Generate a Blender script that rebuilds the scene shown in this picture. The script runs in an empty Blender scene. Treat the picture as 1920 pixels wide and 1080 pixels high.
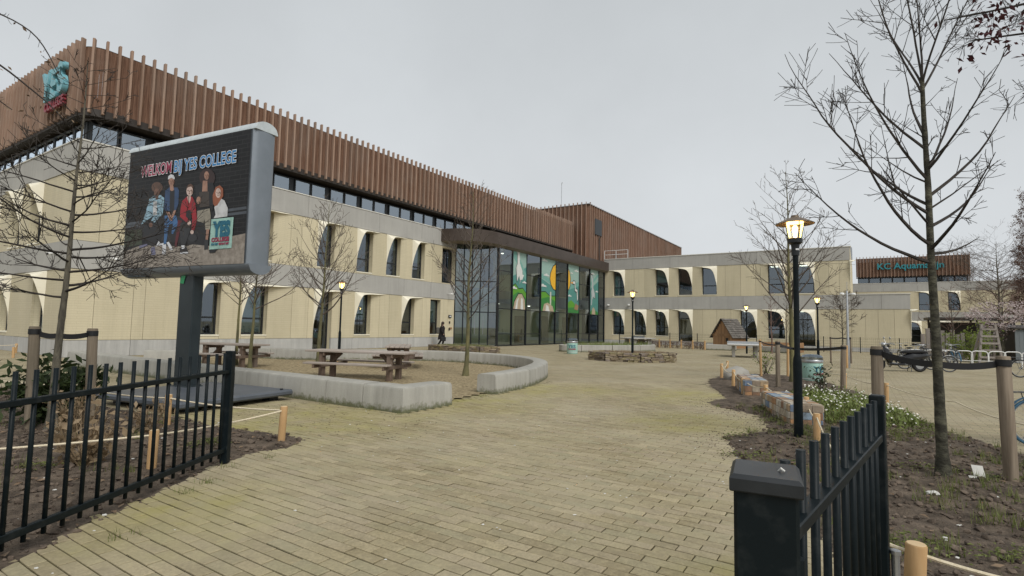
import bpy, math, random
from mathutils import Vector, Matrix, noise
scene = bpy.context.scene
COL = scene.collection
R = math.radians
sin, cos, pi = math.sin, math.cos, math.pi

# ------------------------------------------------------------------ camera
# pitch 4.1 deg up, rolled 1.2 deg, eye 1.55 m above the paving
_p, _r = R(4.09), R(1.16)
_right = Vector((1, 0, 0)); _fwd = Vector((0, cos(_p), sin(_p))); _down = Vector((0, sin(_p), -cos(_p)))
_cx = cos(_r) * _right - sin(_r) * _down
_cy = -(sin(_r) * _right + cos(_r) * _down)
cam = bpy.data.cameras.new('camera')
cam.lens = 18.84; cam.sensor_width = 36.0; cam.sensor_fit = 'HORIZONTAL'
cam.clip_start = 0.05; cam.clip_end = 3000
cam_ob = bpy.data.objects.new('camera', cam); COL.objects.link(cam_ob)
m = Matrix.Identity(4)
for i in range(3):
    m[i][0] = _cx[i]; m[i][1] = _cy[i]; m[i][2] = -_fwd[i]
m[2][3] = 1.55
cam_ob.matrix_world = m
scene.camera = cam_ob

# ------------------------------------------------------------------ light: thick overcast
SUN_AZ, SUN_EL = R(152), R(46)          # azimuth from +Y towards +X
world = bpy.data.worlds.new('World'); scene.world = world; world.use_nodes = True
nt = world.node_tree; nt.nodes.clear()
out = nt.nodes.new('ShaderNodeOutputWorld'); bg = nt.nodes.new('ShaderNodeBackground')
sky = nt.nodes.new('ShaderNodeTexSky'); sky.sky_type = 'NISHITA'; sky.sun_disc = False
sky.sun_elevation = SUN_EL; sky.sun_rotation = SUN_AZ
sky.air_density = 1.0; sky.dust_density = 5.0; sky.ozone_density = 1.0
hs = nt.nodes.new('ShaderNodeHueSaturation'); hs.inputs['Saturation'].default_value = 0.12
mixw = nt.nodes.new('ShaderNodeMix'); mixw.data_type = 'RGBA'
mixw.inputs[0].default_value = 0.82                     # cloud layer over the clear sky
# soft cloud deck: a little brighter low down, faint mottling
tc = nt.nodes.new('ShaderNodeTexCoord'); sep = nt.nodes.new('ShaderNodeSeparateXYZ')
ramp = nt.nodes.new('ShaderNodeValToRGB')
ramp.color_ramp.elements[0].position = 0.0; ramp.color_ramp.elements[0].color = (5.5, 5.75, 5.95, 1)
ramp.color_ramp.elements[1].position = 0.75; ramp.color_ramp.elements[1].color = (3.8, 4.05, 4.2, 1)
nz = nt.nodes.new('ShaderNodeTexNoise'); nz.inputs['Scale'].default_value = 2.2; nz.inputs['Detail'].default_value = 6; nz.inputs['Roughness'].default_value = .55
mr = nt.nodes.new('ShaderNodeMapRange'); mr.inputs[1].default_value = 0.3; mr.inputs[2].default_value = 0.7; mr.inputs[3].default_value = 0.93; mr.inputs[4].default_value = 1.07
mul = nt.nodes.new('ShaderNodeVectorMath'); mul.operation = 'SCALE'
L = nt.links.new
L(tc.outputs['Generated'], sep.inputs[0]); L(sep.outputs[2], ramp.inputs[0])
L(tc.outputs['Generated'], nz.inputs['Vector']); L(nz.outputs[0], mr.inputs[0])
L(ramp.outputs[0], mul.inputs[0]); L(mr.outputs[0], mul.inputs['Scale'])
L(sky.outputs[0], hs.inputs['Color']); L(hs.outputs[0], mixw.inputs[6]); L(mul.outputs[0], mixw.inputs[7])
L(mixw.outputs[2], bg.inputs[0]); L(bg.outputs[0], out.inputs[0])
bg.inputs[1].default_value = 0.10
sun = bpy.data.lights.new('sun', 'SUN'); sun.energy = 1.5; sun.angle = R(30); sun.color = (1.0, 0.97, 0.92)
sun_ob = bpy.data.objects.new('sun', sun); COL.objects.link(sun_ob)
sd = Vector((sin(SUN_AZ) * cos(SUN_EL), cos(SUN_AZ) * cos(SUN_EL), sin(SUN_EL)))
sun_ob.rotation_euler = sd.to_track_quat('Z', 'Y').to_euler()
sun_ob.location = (0, 0, 60)
scene.view_settings.view_transform = 'Standard'; scene.view_settings.look = 'None'
scene.view_settings.exposure = 0.5; scene.view_settings.gamma = 1.0
scene.view_settings.use_curve_mapping = False
scene.render.engine = 'CYCLES'
scene.cycles.max_bounces = 6; scene.cycles.diffuse_bounces = 3; scene.cycles.glossy_bounces = 3
scene.cycles.transparent_max_bounces = 12; scene.cycles.transmission_bounces = 4
scene.cycles.use_denoising = True

# ------------------------------------------------------------------ helpers
AX = R(57)                                 # the school and the paving share one pair of axes
U = Vector((cos(AX), sin(AX), 0)); V = Vector((-sin(AX), cos(AX), 0))
def W(u, v, z=0.0):
    return Vector((u * U.x + v * V.x, u * U.y + v * V.y, z))
def to_uv(x, y):
    return x * U.x + y * U.y, x * V.x + y * V.y

class MB:
    """collects faces for ONE mesh"""
    def __init__(s, o=(0, 0, 0)):
        s.v = []; s.f = []; s.o = Vector(o)
    def add(s, pts, faces):
        n = len(s.v); s.v += [Vector(p) - s.o for p in pts]; s.f += [tuple(i + n for i in f) for f in faces]; return s
    def poly(s, pts):
        return s.add(pts, [tuple(range(len(pts)))])
    def box(s, x0, x1, y0, y1, z0, z1):
        return s.add([(x, y, z) for z in (z0, z1) for y in (y0, y1) for x in (x0, x1)],
                     [(0, 2, 3, 1), (4, 5, 7, 6), (0, 1, 5, 4), (1, 3, 7, 5), (3, 2, 6, 7), (2, 0, 4, 6)])
    def bbox(s, x0, x1, y0, y1, z0, z1, b=.01):
        """box with chamfered edges"""
        idx = {}; vs = []
        X, Y, Z = (x0, x1), (y0, y1), (z0, z1)
        for i in (0, 1):
            for j in (0, 1):
                for k in (0, 1):
                    sx, sy, sz = (1 - 2 * i) * b, (1 - 2 * j) * b, (1 - 2 * k) * b
                    for a, q in enumerate(((X[i], Y[j] + sy, Z[k] + sz), (X[i] + sx, Y[j], Z[k] + sz), (X[i] + sx, Y[j] + sy, Z[k]))):
                        idx[i, j, k, a] = len(vs); vs.append(q)
        F = []
        for a in range(3):
            o1, o2 = [q for q in range(3) if q != a]
            for e in (0, 1):
                c = []
                for (p, q) in ((0, 0), (1, 0), (1, 1), (0, 1)):
                    t = [0, 0, 0]; t[a] = e; t[o1] = p; t[o2] = q; c.append(idx[t[0], t[1], t[2], a])
                F.append(c if (e == 1) ^ (a == 1) else c[::-1])
        for a in range(3):                 # edges along axis a
            o1, o2 = [q for q in range(3) if q != a]
            for p in (0, 1):
                for q in (0, 1):
                    t0 = [0, 0, 0]; t0[o1] = p; t0[o2] = q; t1 = list(t0); t1[a] = 1
                    c = [idx[t0[0], t0[1], t0[2], o1], idx[t1[0], t1[1], t1[2], o1], idx[t1[0], t1[1], t1[2], o2], idx[t0[0], t0[1], t0[2], o2]]
                    F.append(c)
        for i in (0, 1):
            for j in (0, 1):
                for k in (0, 1):
                    F.append([idx[i, j, k, 0], idx[i, j, k, 1], idx[i, j, k, 2]])
        return s.add(vs, F)
    def bar(s, p, q, w, h=None, up=(0, 0, 1)):
        p, q = Vector(p), Vector(q); h = h or w; d = (q - p).normalized(); up = Vector(up)
        if abs(d.dot(up)) > .98: up = Vector((0, 1, 0)) if abs(d.y) < .9 else Vector((1, 0, 0))
        a = d.cross(up).normalized() * w / 2; b = a.cross(d).normalized() * h / 2
        pts = [c + i * a + j * b for c in (p, q) for i, j in ((-1, -1), (1, -1), (1, 1), (-1, 1))]
        return s.add(pts, [(3, 2, 1, 0), (4, 5, 6, 7), (0, 1, 5, 4), (1, 2, 6, 5), (2, 3, 7, 6), (3, 0, 4, 7)])
    def tube(s, pts, r, n=6, cap=True):
        pts = [Vector(p) for p in pts]; k = len(pts)
        rs = r if isinstance(r, (list, tuple)) else [r] * k
        ref = None; ring = []
        for i, p in enumerate(pts):
            d = (pts[min(i + 1, k - 1)] - pts[max(i - 1, 0)])
            d = d.normalized() if d.length > 1e-9 else Vector((0, 0, 1))
            if ref is None: ref = Vector((1, 0, 0)) if abs(d.x) < .8 else Vector((0, 1, 0))
            a = (ref - d * ref.dot(d)); a = a.normalized() if a.length > 1e-6 else d.orthogonal().normalized()
            b = d.cross(a); ref = a
            ring += [p + rs[i] * (cos(2 * pi * j / n) * a + sin(2 * pi * j / n) * b) for j in range(n)]
        F = [(i * n + j, i * n + (j + 1) % n, (i + 1) * n + (j + 1) % n, (i + 1) * n + j) for i in range(k - 1) for j in range(n)]
        if cap: F += [tuple(range(n))[::-1], tuple((k - 1) * n + j for j in range(n))]
        return s.add(ring, F)
    def lathe(s, prof, n=16, c=(0, 0, 0)):
        c = Vector(c); pts = [c + Vector((r * cos(2 * pi * j / n), r * sin(2 * pi * j / n), z)) for r, z in prof for j in range(n)]
        k = len(prof)
        F = [(i * n + j, i * n + (j + 1) % n, (i + 1) * n + (j + 1) % n, (i + 1) * n + j) for i in range(k - 1) for j in range(n)]
        F += [tuple(range(n))[::-1], tuple((k - 1) * n + j for j in range(n))]
        return s.add(pts, F)
    def prism(s, poly, z0, z1):
        n = len(poly)
        return s.add([(x, y, z0) for x, y in poly] + [(x, y, z1) for x, y in poly],
                     [tuple(range(n))[::-1], tuple(range(n, 2 * n))] + [(i, (i + 1) % n, n + (i + 1) % n, n + i) for i in range(n)])
    def blob(s, c, r, sq=(1, 1, 1), rnd=.2, rg=random, sub=1):
        """rough stone: a jittered low icosphere"""
        t = (1 + 5 ** .5) / 2
        vs = [Vector(p).normalized() for p in ((-1, t, 0), (1, t, 0), (-1, -t, 0), (1, -t, 0), (0, -1, t), (0, 1, t), (0, -1, -t), (0, 1, -t), (t, 0, -1), (t, 0, 1), (-t, 0, -1), (-t, 0, 1))]
        fs = [(0, 11, 5), (0, 5, 1), (0, 1, 7), (0, 7, 10), (0, 10, 11), (1, 5, 9), (5, 11, 4), (11, 10, 2), (10, 7, 6), (7, 1, 8), (3, 9, 4), (3, 4, 2), (3, 2, 6), (3, 6, 8), (3, 8, 9), (4, 9, 5), (2, 4, 11), (6, 2, 10), (8, 6, 7), (9, 8, 1)]
        for _ in range(sub - 1):
            mid = {}; nf = []
            def md(a, b):
                k = (min(a, b), max(a, b))
                if k not in mid: mid[k] = len(vs); vs.append(((vs[a] + vs[b]) / 2).normalized())
                return mid[k]
            for a, b, cc in fs:
                x, y, z = md(a, b), md(b, cc), md(cc, a); nf += [(a, x, z), (b, y, x), (cc, z, y), (x, y, z)]
            fs = nf
        c = Vector(c)
        return s.add([c + Vector((p.x * sq[0], p.y * sq[1], p.z * sq[2])) * r * (1 + rg.uniform(-rnd, rnd)) for p in vs], fs)
    def mesh(s, name):
        me = bpy.data.meshes.new(name); me.from_pydata([tuple(p) for p in s.v], [], s.f); me.update(); return me
    def build(s, name, mat, parent=None, smooth=False, kind=None, label=None):
        return obj(name, s.mesh(name), mat, parent, smooth, kind, label)

def obj(name, me, mat, parent=None, smooth=False, kind=None, label=None, loc=None, rot=None):
    if mat is not None and not me.materials: me.materials.append(mat)
    if smooth:
        me.polygons.foreach_set('use_smooth', [True] * len(me.polygons))
        try: me.set_sharp_from_angle(angle=R(40))
        except Exception: pass
    o = bpy.data.objects.new(name, me); COL.objects.link(o)
    if parent: o.parent = parent
    if kind: o['kind'] = kind
    if label: o['label'] = label
    if loc is not None: o.location = loc
    if rot is not None: o.rotation_euler = rot
    return o
def thing(name, label, cat, loc=(0, 0, 0), rz=0.0, group=None):
    o = bpy.data.objects.new(name, None); o.empty_display_size = .2; COL.objects.link(o)
    o.location = loc; o.rotation_euler = (0, 0, rz); tag(o, label, cat, group); return o
def tag(o, label, cat, group=None):
    o['label'] = label; o['category'] = cat
    if group: o['group'] = group
    return o
def copy_tree(src, parent=None):
    c = src.copy(); COL.objects.link(c)
    if parent: c.parent = parent
    for ch in list(src.children): copy_tree(ch, c)
    return c
def inside(x, y, poly):
    r = False; j = len(poly) - 1
    for i in range(len(poly)):
        xi, yi = poly[i]; xj, yj = poly[j]
        if (yi > y) != (yj > y) and x < (xj - xi) * (y - yi) / (yj - yi) + xi: r = not r
        j = i
    return r
def edge_dist(x, y, poly):
    best = 1e9; n = len(poly)
    for i in range(n):
        ax, ay = poly[i]; bx, by = poly[(i + 1) % n]; dx, dy = bx - ax, by - ay
        t = max(0, min(1, ((x - ax) * dx + (y - ay) * dy) / (dx * dx + dy * dy + 1e-12)))
        best = min(best, math.hypot(x - ax - t * dx, y - ay - t * dy))
    return best
def smooth_path(pts, k=6):
    """Catmull-Rom through points of any dimension"""
    pts = [Vector(p) for p in pts]; o = []
    for i in range(len(pts) - 1):
        p0, p1, p2, p3 = pts[max(i - 1, 0)], pts[i], pts[i + 1], pts[min(i + 2, len(pts) - 1)]
        for j in range(k):
            t = j / k
            o.append(.5 * ((2 * p1) + (p2 - p0) * t + (2 * p0 - 5 * p1 + 4 * p2 - p3) * t * t + (3 * p1 - p0 - 3 * p2 + p3) * t ** 3))
    o.append(pts[-1]); return o
def text_mesh(s, size, ext=.0, bold=.0, sx=1.0, align='CENTER', shear=0, space=1.0):
    cu = bpy.data.curves.new('lettering', 'FONT'); cu.body = s; cu.size = size; cu.extrude = ext; cu.offset = bold
    cu.align_x = align; cu.shear = shear; cu.space_character = space; cu.resolution_u = 3
    o = bpy.data.objects.new('lettering', cu); COL.objects.link(o)
    bpy.context.view_layer.update()
    me = bpy.data.meshes.new_from_object(o.evaluated_get(bpy.context.evaluated_depsgraph_get()))
    bpy.data.objects.remove(o); bpy.data.curves.remove(cu)
    me.materials.clear()
    # stand the letters up: x right, z up, -y towards the reader
    for v in me.vertices:
        x, y, z = v.co; v.co = (x * sx, -z, y)
    return me
# ------------------------------------------------------------------ materials
def _new(name):
    m = bpy.data.materials.new(name); m.use_nodes = True; nt = m.node_tree
    return m, nt, nt.nodes['Principled BSDF'], nt.links.new
def N(nt, t, **kw):
    n = nt.nodes.new(t)
    for k, v in kw.items(): setattr(n, k, v)
    return n
def _vec(nt, stretch=(1, 1, 1), rot=0.0, obj_space=False):
    if obj_space: src = N(nt, 'ShaderNodeTexCoord').outputs['Object']
    else: src = N(nt, 'ShaderNodeNewGeometry').outputs['Position']
    mp = N(nt, 'ShaderNodeMapping'); mp.inputs['Scale'].default_value = stretch; mp.inputs['Rotation'].default_value = (0, 0, rot)
    nt.links.new(src, mp.inputs['Vector']); return mp.outputs[0]
def _noise(nt, vec, scale, det=5, rough=.6):
    n = N(nt, 'ShaderNodeTexNoise'); n.inputs['Scale'].default_value = scale; n.inputs['Detail'].default_value = det
    n.inputs['Roughness'].default_value = rough; nt.links.new(vec, n.inputs['Vector']); return n.outputs[0]
def _rng(nt, src, a, b, c=0.0, d=1.0):
    n = N(nt, 'ShaderNodeMapRange'); n.inputs[1].default_value = a; n.inputs[2].default_value = b
    n.inputs[3].default_value = c; n.inputs[4].default_value = d; nt.links.new(src, n.inputs[0]); return n.outputs[0]
def _mix(nt, fac, a, b, mode='MIX'):
    n = N(nt, 'ShaderNodeMix', data_type='RGBA', blend_type=mode)
    for s, x in ((0, fac), (6, a), (7, b)):
        if hasattr(x, 'links'): nt.links.new(x, n.inputs[s])
        else: n.inputs[s].default_value = x if not isinstance(x, tuple) else (x + (1,))[:4]
    return n.outputs[2]
def _bump(nt, h, strength, dist=.01, prev=None):
    n = N(nt, 'ShaderNodeBump'); n.inputs['Strength'].default_value = strength; n.inputs['Distance'].default_value = dist
    nt.links.new(h, n.inputs['Height'])
    if prev: nt.links.new(prev, n.inputs['Normal'])
    return n.outputs[0]
def _random(nt, src, amt):
    oi = N(nt, 'ShaderNodeObjectInfo'); f = _rng(nt, oi.outputs['Random'], 0, 1, 1 - amt, 1 + amt)
    vm = N(nt, 'ShaderNodeVectorMath', operation='SCALE')
    if hasattr(src, 'links'): nt.links.new(src, vm.inputs[0])
    else: vm.inputs[0].default_value = src[:3]
    nt.links.new(f, vm.inputs['Scale']); return vm.outputs[0]
def mat(name, c1, c2=None, rough=.7, scale=4.0, det=5, bump=.15, bscale=None, metal=0.0, rnd=0.0, stretch=(1, 1, 1), spec=.3, lo=.35, hi=.65, rot=0.0, obj_space=False, bdist=.01):
    m, nt, b, L = _new(name)
    b.inputs['Roughness'].default_value = rough; b.inputs['Metallic'].default_value = metal
    b.inputs['Specular IOR Level'].default_value = spec
    vec = _vec(nt, stretch, rot, obj_space)
    c = c1
    if c2: c = _mix(nt, _rng(nt, _noise(nt, vec, scale, det), lo, hi), c1, c2)
    if rnd: c = _random(nt, c, rnd)
    if hasattr(c, 'links'): L(c, b.inputs['Base Color'])
    else: b.inputs['Base Color'].default_value = c + (1,)
    if bump:
        L(_bump(nt, _noise(nt, vec, bscale or scale * 6, 4), bump, bdist), b.inputs['Normal'])
    return m
def plain(name, c, rough=.6, metal=0.0, spec=.4, rnd=0.0):
    return mat(name, c, tuple(x * .86 for x in c), rough, 9.0, 3, .05, 60, metal, rnd, spec=spec)

# paving: one lattice of bricks for the single bricks and for the far sheet
BW, BH, MORT = .28, .105, .0045
def paving_mat(name, joints):
    m, nt, b, L = _new(name)
    vec = _vec(nt)
    mp = N(nt, 'ShaderNodeMapping', vector_type='POINT'); mp.inputs['Rotation'].default_value = (0, 0, -AX)
    L(vec, mp.inputs['Vector'])
    sp = N(nt, 'ShaderNodeSeparateXYZ'); L(mp.outputs[0], sp.inputs[0])
    cb = N(nt, 'ShaderNodeCombineXYZ'); L(sp.outputs[1], cb.inputs[0]); L(sp.outputs[0], cb.inputs[1])
    br = N(nt, 'ShaderNodeTexBrick'); br.offset = .5; br.offset_frequency = 2; br.squash = 1.0
    br.inputs['Scale'].default_value = 1.0; br.inputs['Brick Width'].default_value = BW; br.inputs['Row Height'].default_value = BH
    br.inputs['Mortar Size'].default_value = MORT if joints else 0.0; br.inputs['Mortar Smooth'].default_value = .2; br.inputs['Bias'].default_value = 0.0
    br.inputs['Color1'].default_value = (0, 0, 0, 1); br.inputs['Color2'].default_value = (1, 1, 1, 1); br.inputs['Mortar'].default_value = (.5, .5, .5, 1)
    L(cb.outputs[0], br.inputs['Vector'])
    tone = br.outputs['Color']
    rp = N(nt, 'ShaderNodeValToRGB'); el = rp.color_ramp.elements
    for i, (q, cc) in enumerate(((0, (.26, .215, .125)), (.25, (.315, .262, .153)), (.45, (.3, .27, .165)), (.6, (.355, .298, .178)), (.78, (.335, .278, .185)), (1, (.42, .355, .218)))):
        e = el[0] if i == 0 else (el[1] if i == 1 else el.new(q)); e.position = q; e.color = cc + (1,)
    L(tone, rp.inputs[0]); c = rp.outputs[0]
    grain = _noise(nt, vec, 55, 4)
    c = _mix(nt, _rng(nt, grain, .35, .7, 0, .5), c, (.13, .105, .07))
    c = _mix(nt, _rng(nt, _noise(nt, vec, 22, 5, .7), .5, .75, 0, .55), c, (.46, .385, .24))
    c = _mix(nt, _rng(nt, _noise(nt, vec, 7, 5, .7), .52, .72, 0, .5), c, (.16, .135, .08))
    wear = _noise(nt, vec, .55, 5)
    c = _mix(nt, _rng(nt, wear, .38, .68, 0, .6), c, (.42, .37, .27))
    # moss: drifts of yellow-green, thicker along the beds and benches
    mz = _noise(nt, vec, 1.1, 6, .7)
    mossf = _rng(nt, mz, .5, .75, 0, .25)
    for (x, y, r) in ((-3.4, 8.6, 2.6), (-1.0, 11.0, 2.2), (3.0, 9.0, 1.6), (-2.6, 4.4, 1.1), (1.0, 13.5, 2.0), (4.2, 12.6, 2.0), (1.5, 3.2, .7)):
        ds = N(nt, 'ShaderNodeVectorMath', operation='DISTANCE'); ds.inputs[1].default_value = (x, y, 0); L(vec, ds.inputs[0])
        f = _rng(nt, ds.outputs['Value'], r * .25, r, .6, 0)
        ad = N(nt, 'ShaderNodeMath', operation='MULTIPLY_ADD'); L(f, ad.inputs[0]); L(_rng(nt, mz, .3, .6), ad.inputs[1]); L(mossf, ad.inputs[2]); mossf = ad.outputs[0]
    cl = N(nt, 'ShaderNodeMath', operation='MINIMUM'); L(mossf, cl.inputs[0]); cl.inputs[1].default_value = .8
    c = _mix(nt, cl.outputs[0], c, (.29, .26, .075))
    dk = _noise(nt, vec, 2.3, 4)
    c = _mix(nt, _rng(nt, dk, .52, .78, 0, .32), c, (.17, .14, .09))
    if joints:
        c = _mix(nt, _rng(nt, br.outputs['Fac'], 0, 1, 0, .9), c, (.05, .04, .025))
    L(c, b.inputs['Base Color']); b.inputs['Roughness'].default_value = .82; b.inputs['Specular IOR Level'].default_value = .25
    L(_bump(nt, grain, .35, .004), b.inputs['Normal'])
    return m
M = {}
M['paving'] = paving_mat('paving_far', True)
M['brick'] = paving_mat('paving_brick', False)
M['joint'] = mat('joint_sand', (.042, .034, .02), (.075, .068, .025), .95, 3, 6, .4, 60)
M['soil'] = mat('soil', (.045, .034, .025), (.175, .135, .1), .95, 5, 10, 1.0, 38, lo=.32, hi=.7, bdist=.03)
M['clod'] = mat('soil_clod', (.05, .038, .03), (.165, .128, .098), .95, 9, 4, .5, 60)
M['gravel'] = mat('gravel', (.15, .11, .055), (.46, .375, .23), .95, 14, 10, .9, 60, lo=.34, hi=.66, bdist=.03)
M['deadleaf'] = mat('dead_leaf', (.12, .08, .05), (.24, .17, .11), .8, 6, 3, .1)
M['chip'] = plain('pale_litter', (.6, .59, .55), .6)
M['stripe'] = None
def cream_mat(name, c1, c2, rows):
    m, nt, b, L = _new(name)
    tcn = N(nt, 'ShaderNodeTexCoord'); sp = N(nt, 'ShaderNodeSeparateXYZ')
    geo = N(nt, 'ShaderNodeNewGeometry')
    mp = N(nt, 'ShaderNodeMapping'); mp.inputs['Rotation'].default_value = (0, 0, -AX); L(geo.outputs['Position'], mp.inputs['Vector'])
    L(mp.outputs[0], sp.inputs[0])
    ad = N(nt, 'ShaderNodeMath', operation='ADD'); L(sp.outputs[0], ad.inputs[0]); L(sp.outputs[1], ad.inputs[1])
    cb = N(nt, 'ShaderNodeCombineXYZ'); L(ad.outputs[0], cb.inputs[0]); L(sp.outputs[2], cb.inputs[1])
    br = N(nt, 'ShaderNodeTexBrick'); br.offset = .5
    br.inputs['Scale'].default_value = 1.0; br.inputs['Brick Width'].default_value = .9; br.inputs['Row Height'].default_value = rows
    br.inputs['Mortar Size'].default_value = .008; br.inputs['Mortar Smooth'].default_value = .6
    br.inputs['Color1'].default_value = (1, 1, 1, 1); br.inputs['Color2'].default_value = (.97, .97, .96, 1); br.inputs['Mortar'].default_value = (.86, .84, .8, 1)
    L(cb.outputs[0], br.inputs['Vector'])
    st = _noise(nt, _vec(nt, (1, 1, .25)), .8, 5)
    c = _mix(nt, _rng(nt, st, .35, .7), c1, c2)
    c = _mix(nt, 1.0, c, br.outputs['Color'], 'MULTIPLY')
    sv = _noise(nt, _vec(nt, (5, 5, .22)), 1.3, 6, .7)
    c = _mix(nt, _rng(nt, sv, .5, .78, 0, .3), c, tuple(x * .62 for x in c2))
    c = _mix(nt, _rng(nt, _noise(nt, _vec(nt), 26, 4), .4, .75, 0, .2), c, tuple(x * .7 for x in c2))
    c = _random(nt, c, .07)
    L(c, b.inputs['Base Color']); b.inputs['Roughness'].default_value = .6; b.inputs['Specular IOR Level'].default_value = .3
    iv = N(nt, 'ShaderNodeMath', operation='SUBTRACT'); iv.inputs[0].default_value = 1; L(br.outputs['Fac'], iv.inputs[1])
    L(_bump(nt, iv.outputs[0], .35, .012), b.inputs['Normal'])
    return m
M['cream'] = cream_mat('cream_panel', (.595, .53, .375), (.53, .472, .33), .1)
M['hood'] = mat('smooth_cream_concrete', (.78, .735, .6), (.72, .675, .54), .4, 1.2, 4, .04, 30)
def conc(name, c1, c2, vert=.3, streak=.35, rnd=.04, moss=0):
    m, nt, b, L = _new(name)
    vec = _vec(nt); big = _noise(nt, vec, .7, 6, .65)
    c = _mix(nt, _rng(nt, big, .3, .7), c1, c2)
    sv = _noise(nt, _vec(nt, (3, 3, .18)), 1.5, 5, .7)
    c = _mix(nt, _rng(nt, sv, .52, .75, 0, streak), c, tuple(min(1, x * 1.35) for x in c1))
    c = _mix(nt, _rng(nt, sv, .28, .48, streak, 0), c, tuple(x * .62 for x in c2))
    fine = _noise(nt, vec, 45, 4)
    c = _mix(nt, _rng(nt, fine, .3, .7, 0, .22), c, tuple(x * .6 for x in c2))
    if moss:
        sp = N(nt, 'ShaderNodeSeparateXYZ'); L(vec, sp.inputs[0])
        ad = N(nt, 'ShaderNodeMath', operation='MULTIPLY_ADD'); L(_noise(nt, vec, 9, 5, .7), ad.inputs[0]); ad.inputs[1].default_value = -.34; L(sp.outputs[2], ad.inputs[2])
        c = _mix(nt, _rng(nt, ad.outputs[0], -.14, -.04, .85, 0), c, (.085, .09, .03))
    c = _random(nt, c, rnd)
    L(c, b.inputs['Base Color']); b.inputs['Roughness'].default_value = .75; b.inputs['Specular IOR Level'].default_value = .3
    L(_bump(nt, fine, .2, .005), b.inputs['Normal']); return m
M['band'] = conc('grey_band_concrete', (.42, .41, .38), (.36, .35, .325), streak=.22)
M['plinth'] = conc('plinth_concrete', (.47, .465, .44), (.37, .365, .35), streak=.4)
M['bench'] = conc('bench_concrete', (.41, .395, .35), (.31, .3, .265), streak=.5, moss=1)
M['table_concrete'] = conc('cast_concrete', (.36, .34, .3), (.25, .24, .22))
M['coping'] = plain('pale_coping', (.66, .64, .58), .5)
def wood(name, c1, c2, c3, rnd=.14, grain=1.0, hor=False):
    m, nt, b, L = _new(name)
    st = (18, 18, .9) if not hor else (1.2, 22, 22)
    vec = _vec(nt, st, 0, hor)
    c = _mix(nt, _rng(nt, _noise(nt, vec, 1.4 * grain, 6, .65), .3, .7), c1, c2)
    c = _mix(nt, _rng(nt, _noise(nt, _vec(nt, (1, 1, .5)), .9, 5), .45, .75, 0, .6), c, c3)
    if rnd: c = _random(nt, c, rnd)
    L(c, b.inputs['Base Color']); b.inputs['Roughness'].default_value = .8; b.inputs['Specular IOR Level'].default_value = .2
    L(_bump(nt, _noise(nt, vec, 3, 4), .25, .006), b.inputs['Normal']); return m
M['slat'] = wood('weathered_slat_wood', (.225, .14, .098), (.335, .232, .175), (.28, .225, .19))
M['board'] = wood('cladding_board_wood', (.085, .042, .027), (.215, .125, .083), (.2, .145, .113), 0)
M['stake'] = wood('stake_wood', (.13, .1, .072), (.27, .22, .165), (.1, .092, .066), .15)
M['post'] = wood('peeled_post_wood', (.45, .27, .12), (.56, .37, .19), (.38, .25, .13), .1)
M['endgrain'] = plain('post_end_grain', (.62, .46, .27), .8)
M['picnic'] = wood('picnic_plank', (.27, .225, .19), (.39, .34, .295), (.45, .41, .38), .1, 1, True)
M['picnic_dark'] = wood('picnic_leg', (.1, .07, .052), (.2, .145, .11), (.2, .17, .145), .1)
M['shack'] = wood('playhouse_board', (.28, .15, .075), (.42, .25, .13), (.25, .17, .11), .2)
M['shingle'] = wood('playhouse_shingle', (.09, .08, .07), (.17, .155, .14), (.12, .115, .1), .25)
M['oldwood'] = wood('grey_wood', (.2, .17, .15), (.31, .28, .25), (.25, .23, .22), .12)
M['rope'] = mat('rope', (.6, .51, .36), (.72, .64, .48), .9, 60, 2, .5, 220)
M['fence'] = mat('anthracite_coat', (.0045, .0085, .0105), (.026, .03, .031), .45, 13, 9, .05, 200, spec=.16, lo=.54, hi=.86)
M['black'] = plain('black_rubber', (.012, .012, .013), .55)
M['darkmetal'] = plain('dark_frame', (.016, .019, .021), .4)
M['soffit'] = plain('dark_brown_soffit', (.035, .028, .023), .6)
M['canopy'] = mat('bronze_fascia', (.062, .047, .038), (.078, .06, .05), .4, 1.5, 3, .03, 60, metal=.3)
M['canopy_under'] = plain('canopy_underside', (.2, .17, .135), .6)
M['sign_grey'] = mat('sign_cabinet_grey', (.16, .185, .21), (.19, .215, .245), .38, 2, 3, .02, 80, metal=.25, spec=.5)
M['sign_light'] = plain('sign_top_trim', (.5, .55, .57), .35)
M['sign_dark'] = mat('sign_post_dark', (.018, .026, .03), (.024, .033, .037), .4, 3, 3, .03, 60)
M['plate'] = mat('sign_base_grey', (.075, .085, .1), (.1, .11, .125), .45, 2.5, 5, .05, 60)
M['steel'] = plain('galvanised_steel', (.45, .46, .47), .35, .8)
M['whitepaint'] = plain('white_paint', (.72, .72, .7), .5)
M['teal'] = mat('teal_letter', (.14, .36, .42), (.2, .44, .5), .4, 6, 3, .05, 40)
M['kcteal'] = plain('sign_teal', (.03, .24, .28), .45)
M['redletter'] = plain('red_letter', (.25, .03, .045), .45)
M['bark'] = mat('bark', (.045, .04, .032), (.15, .135, .1), .9, 9, 6, .8, 30, stretch=(1, 1, .35), bdist=.02)
M['barkgreen'] = mat('algae_bark', (.085, .08, .045), (.17, .155, .07), .9, 7, 6, .7, 34, stretch=(1, 1, .4), bdist=.015)
M['barkdark'] = mat('dark_lichen_bark', (.035, .033, .024), (.12, .115, .08), .9, 8, 6, .9, 26, stretch=(1, 1, 1.6), lo=.45, hi=.7, bdist=.02)
M['twig'] = mat('twig', (.07, .056, .045), (.12, .098, .08), .85, 6, 3, .1)
M['twigdark'] = mat('dark_twig', (.028, .024, .021), (.05, .042, .036), .85, 6, 3, .1)
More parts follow.
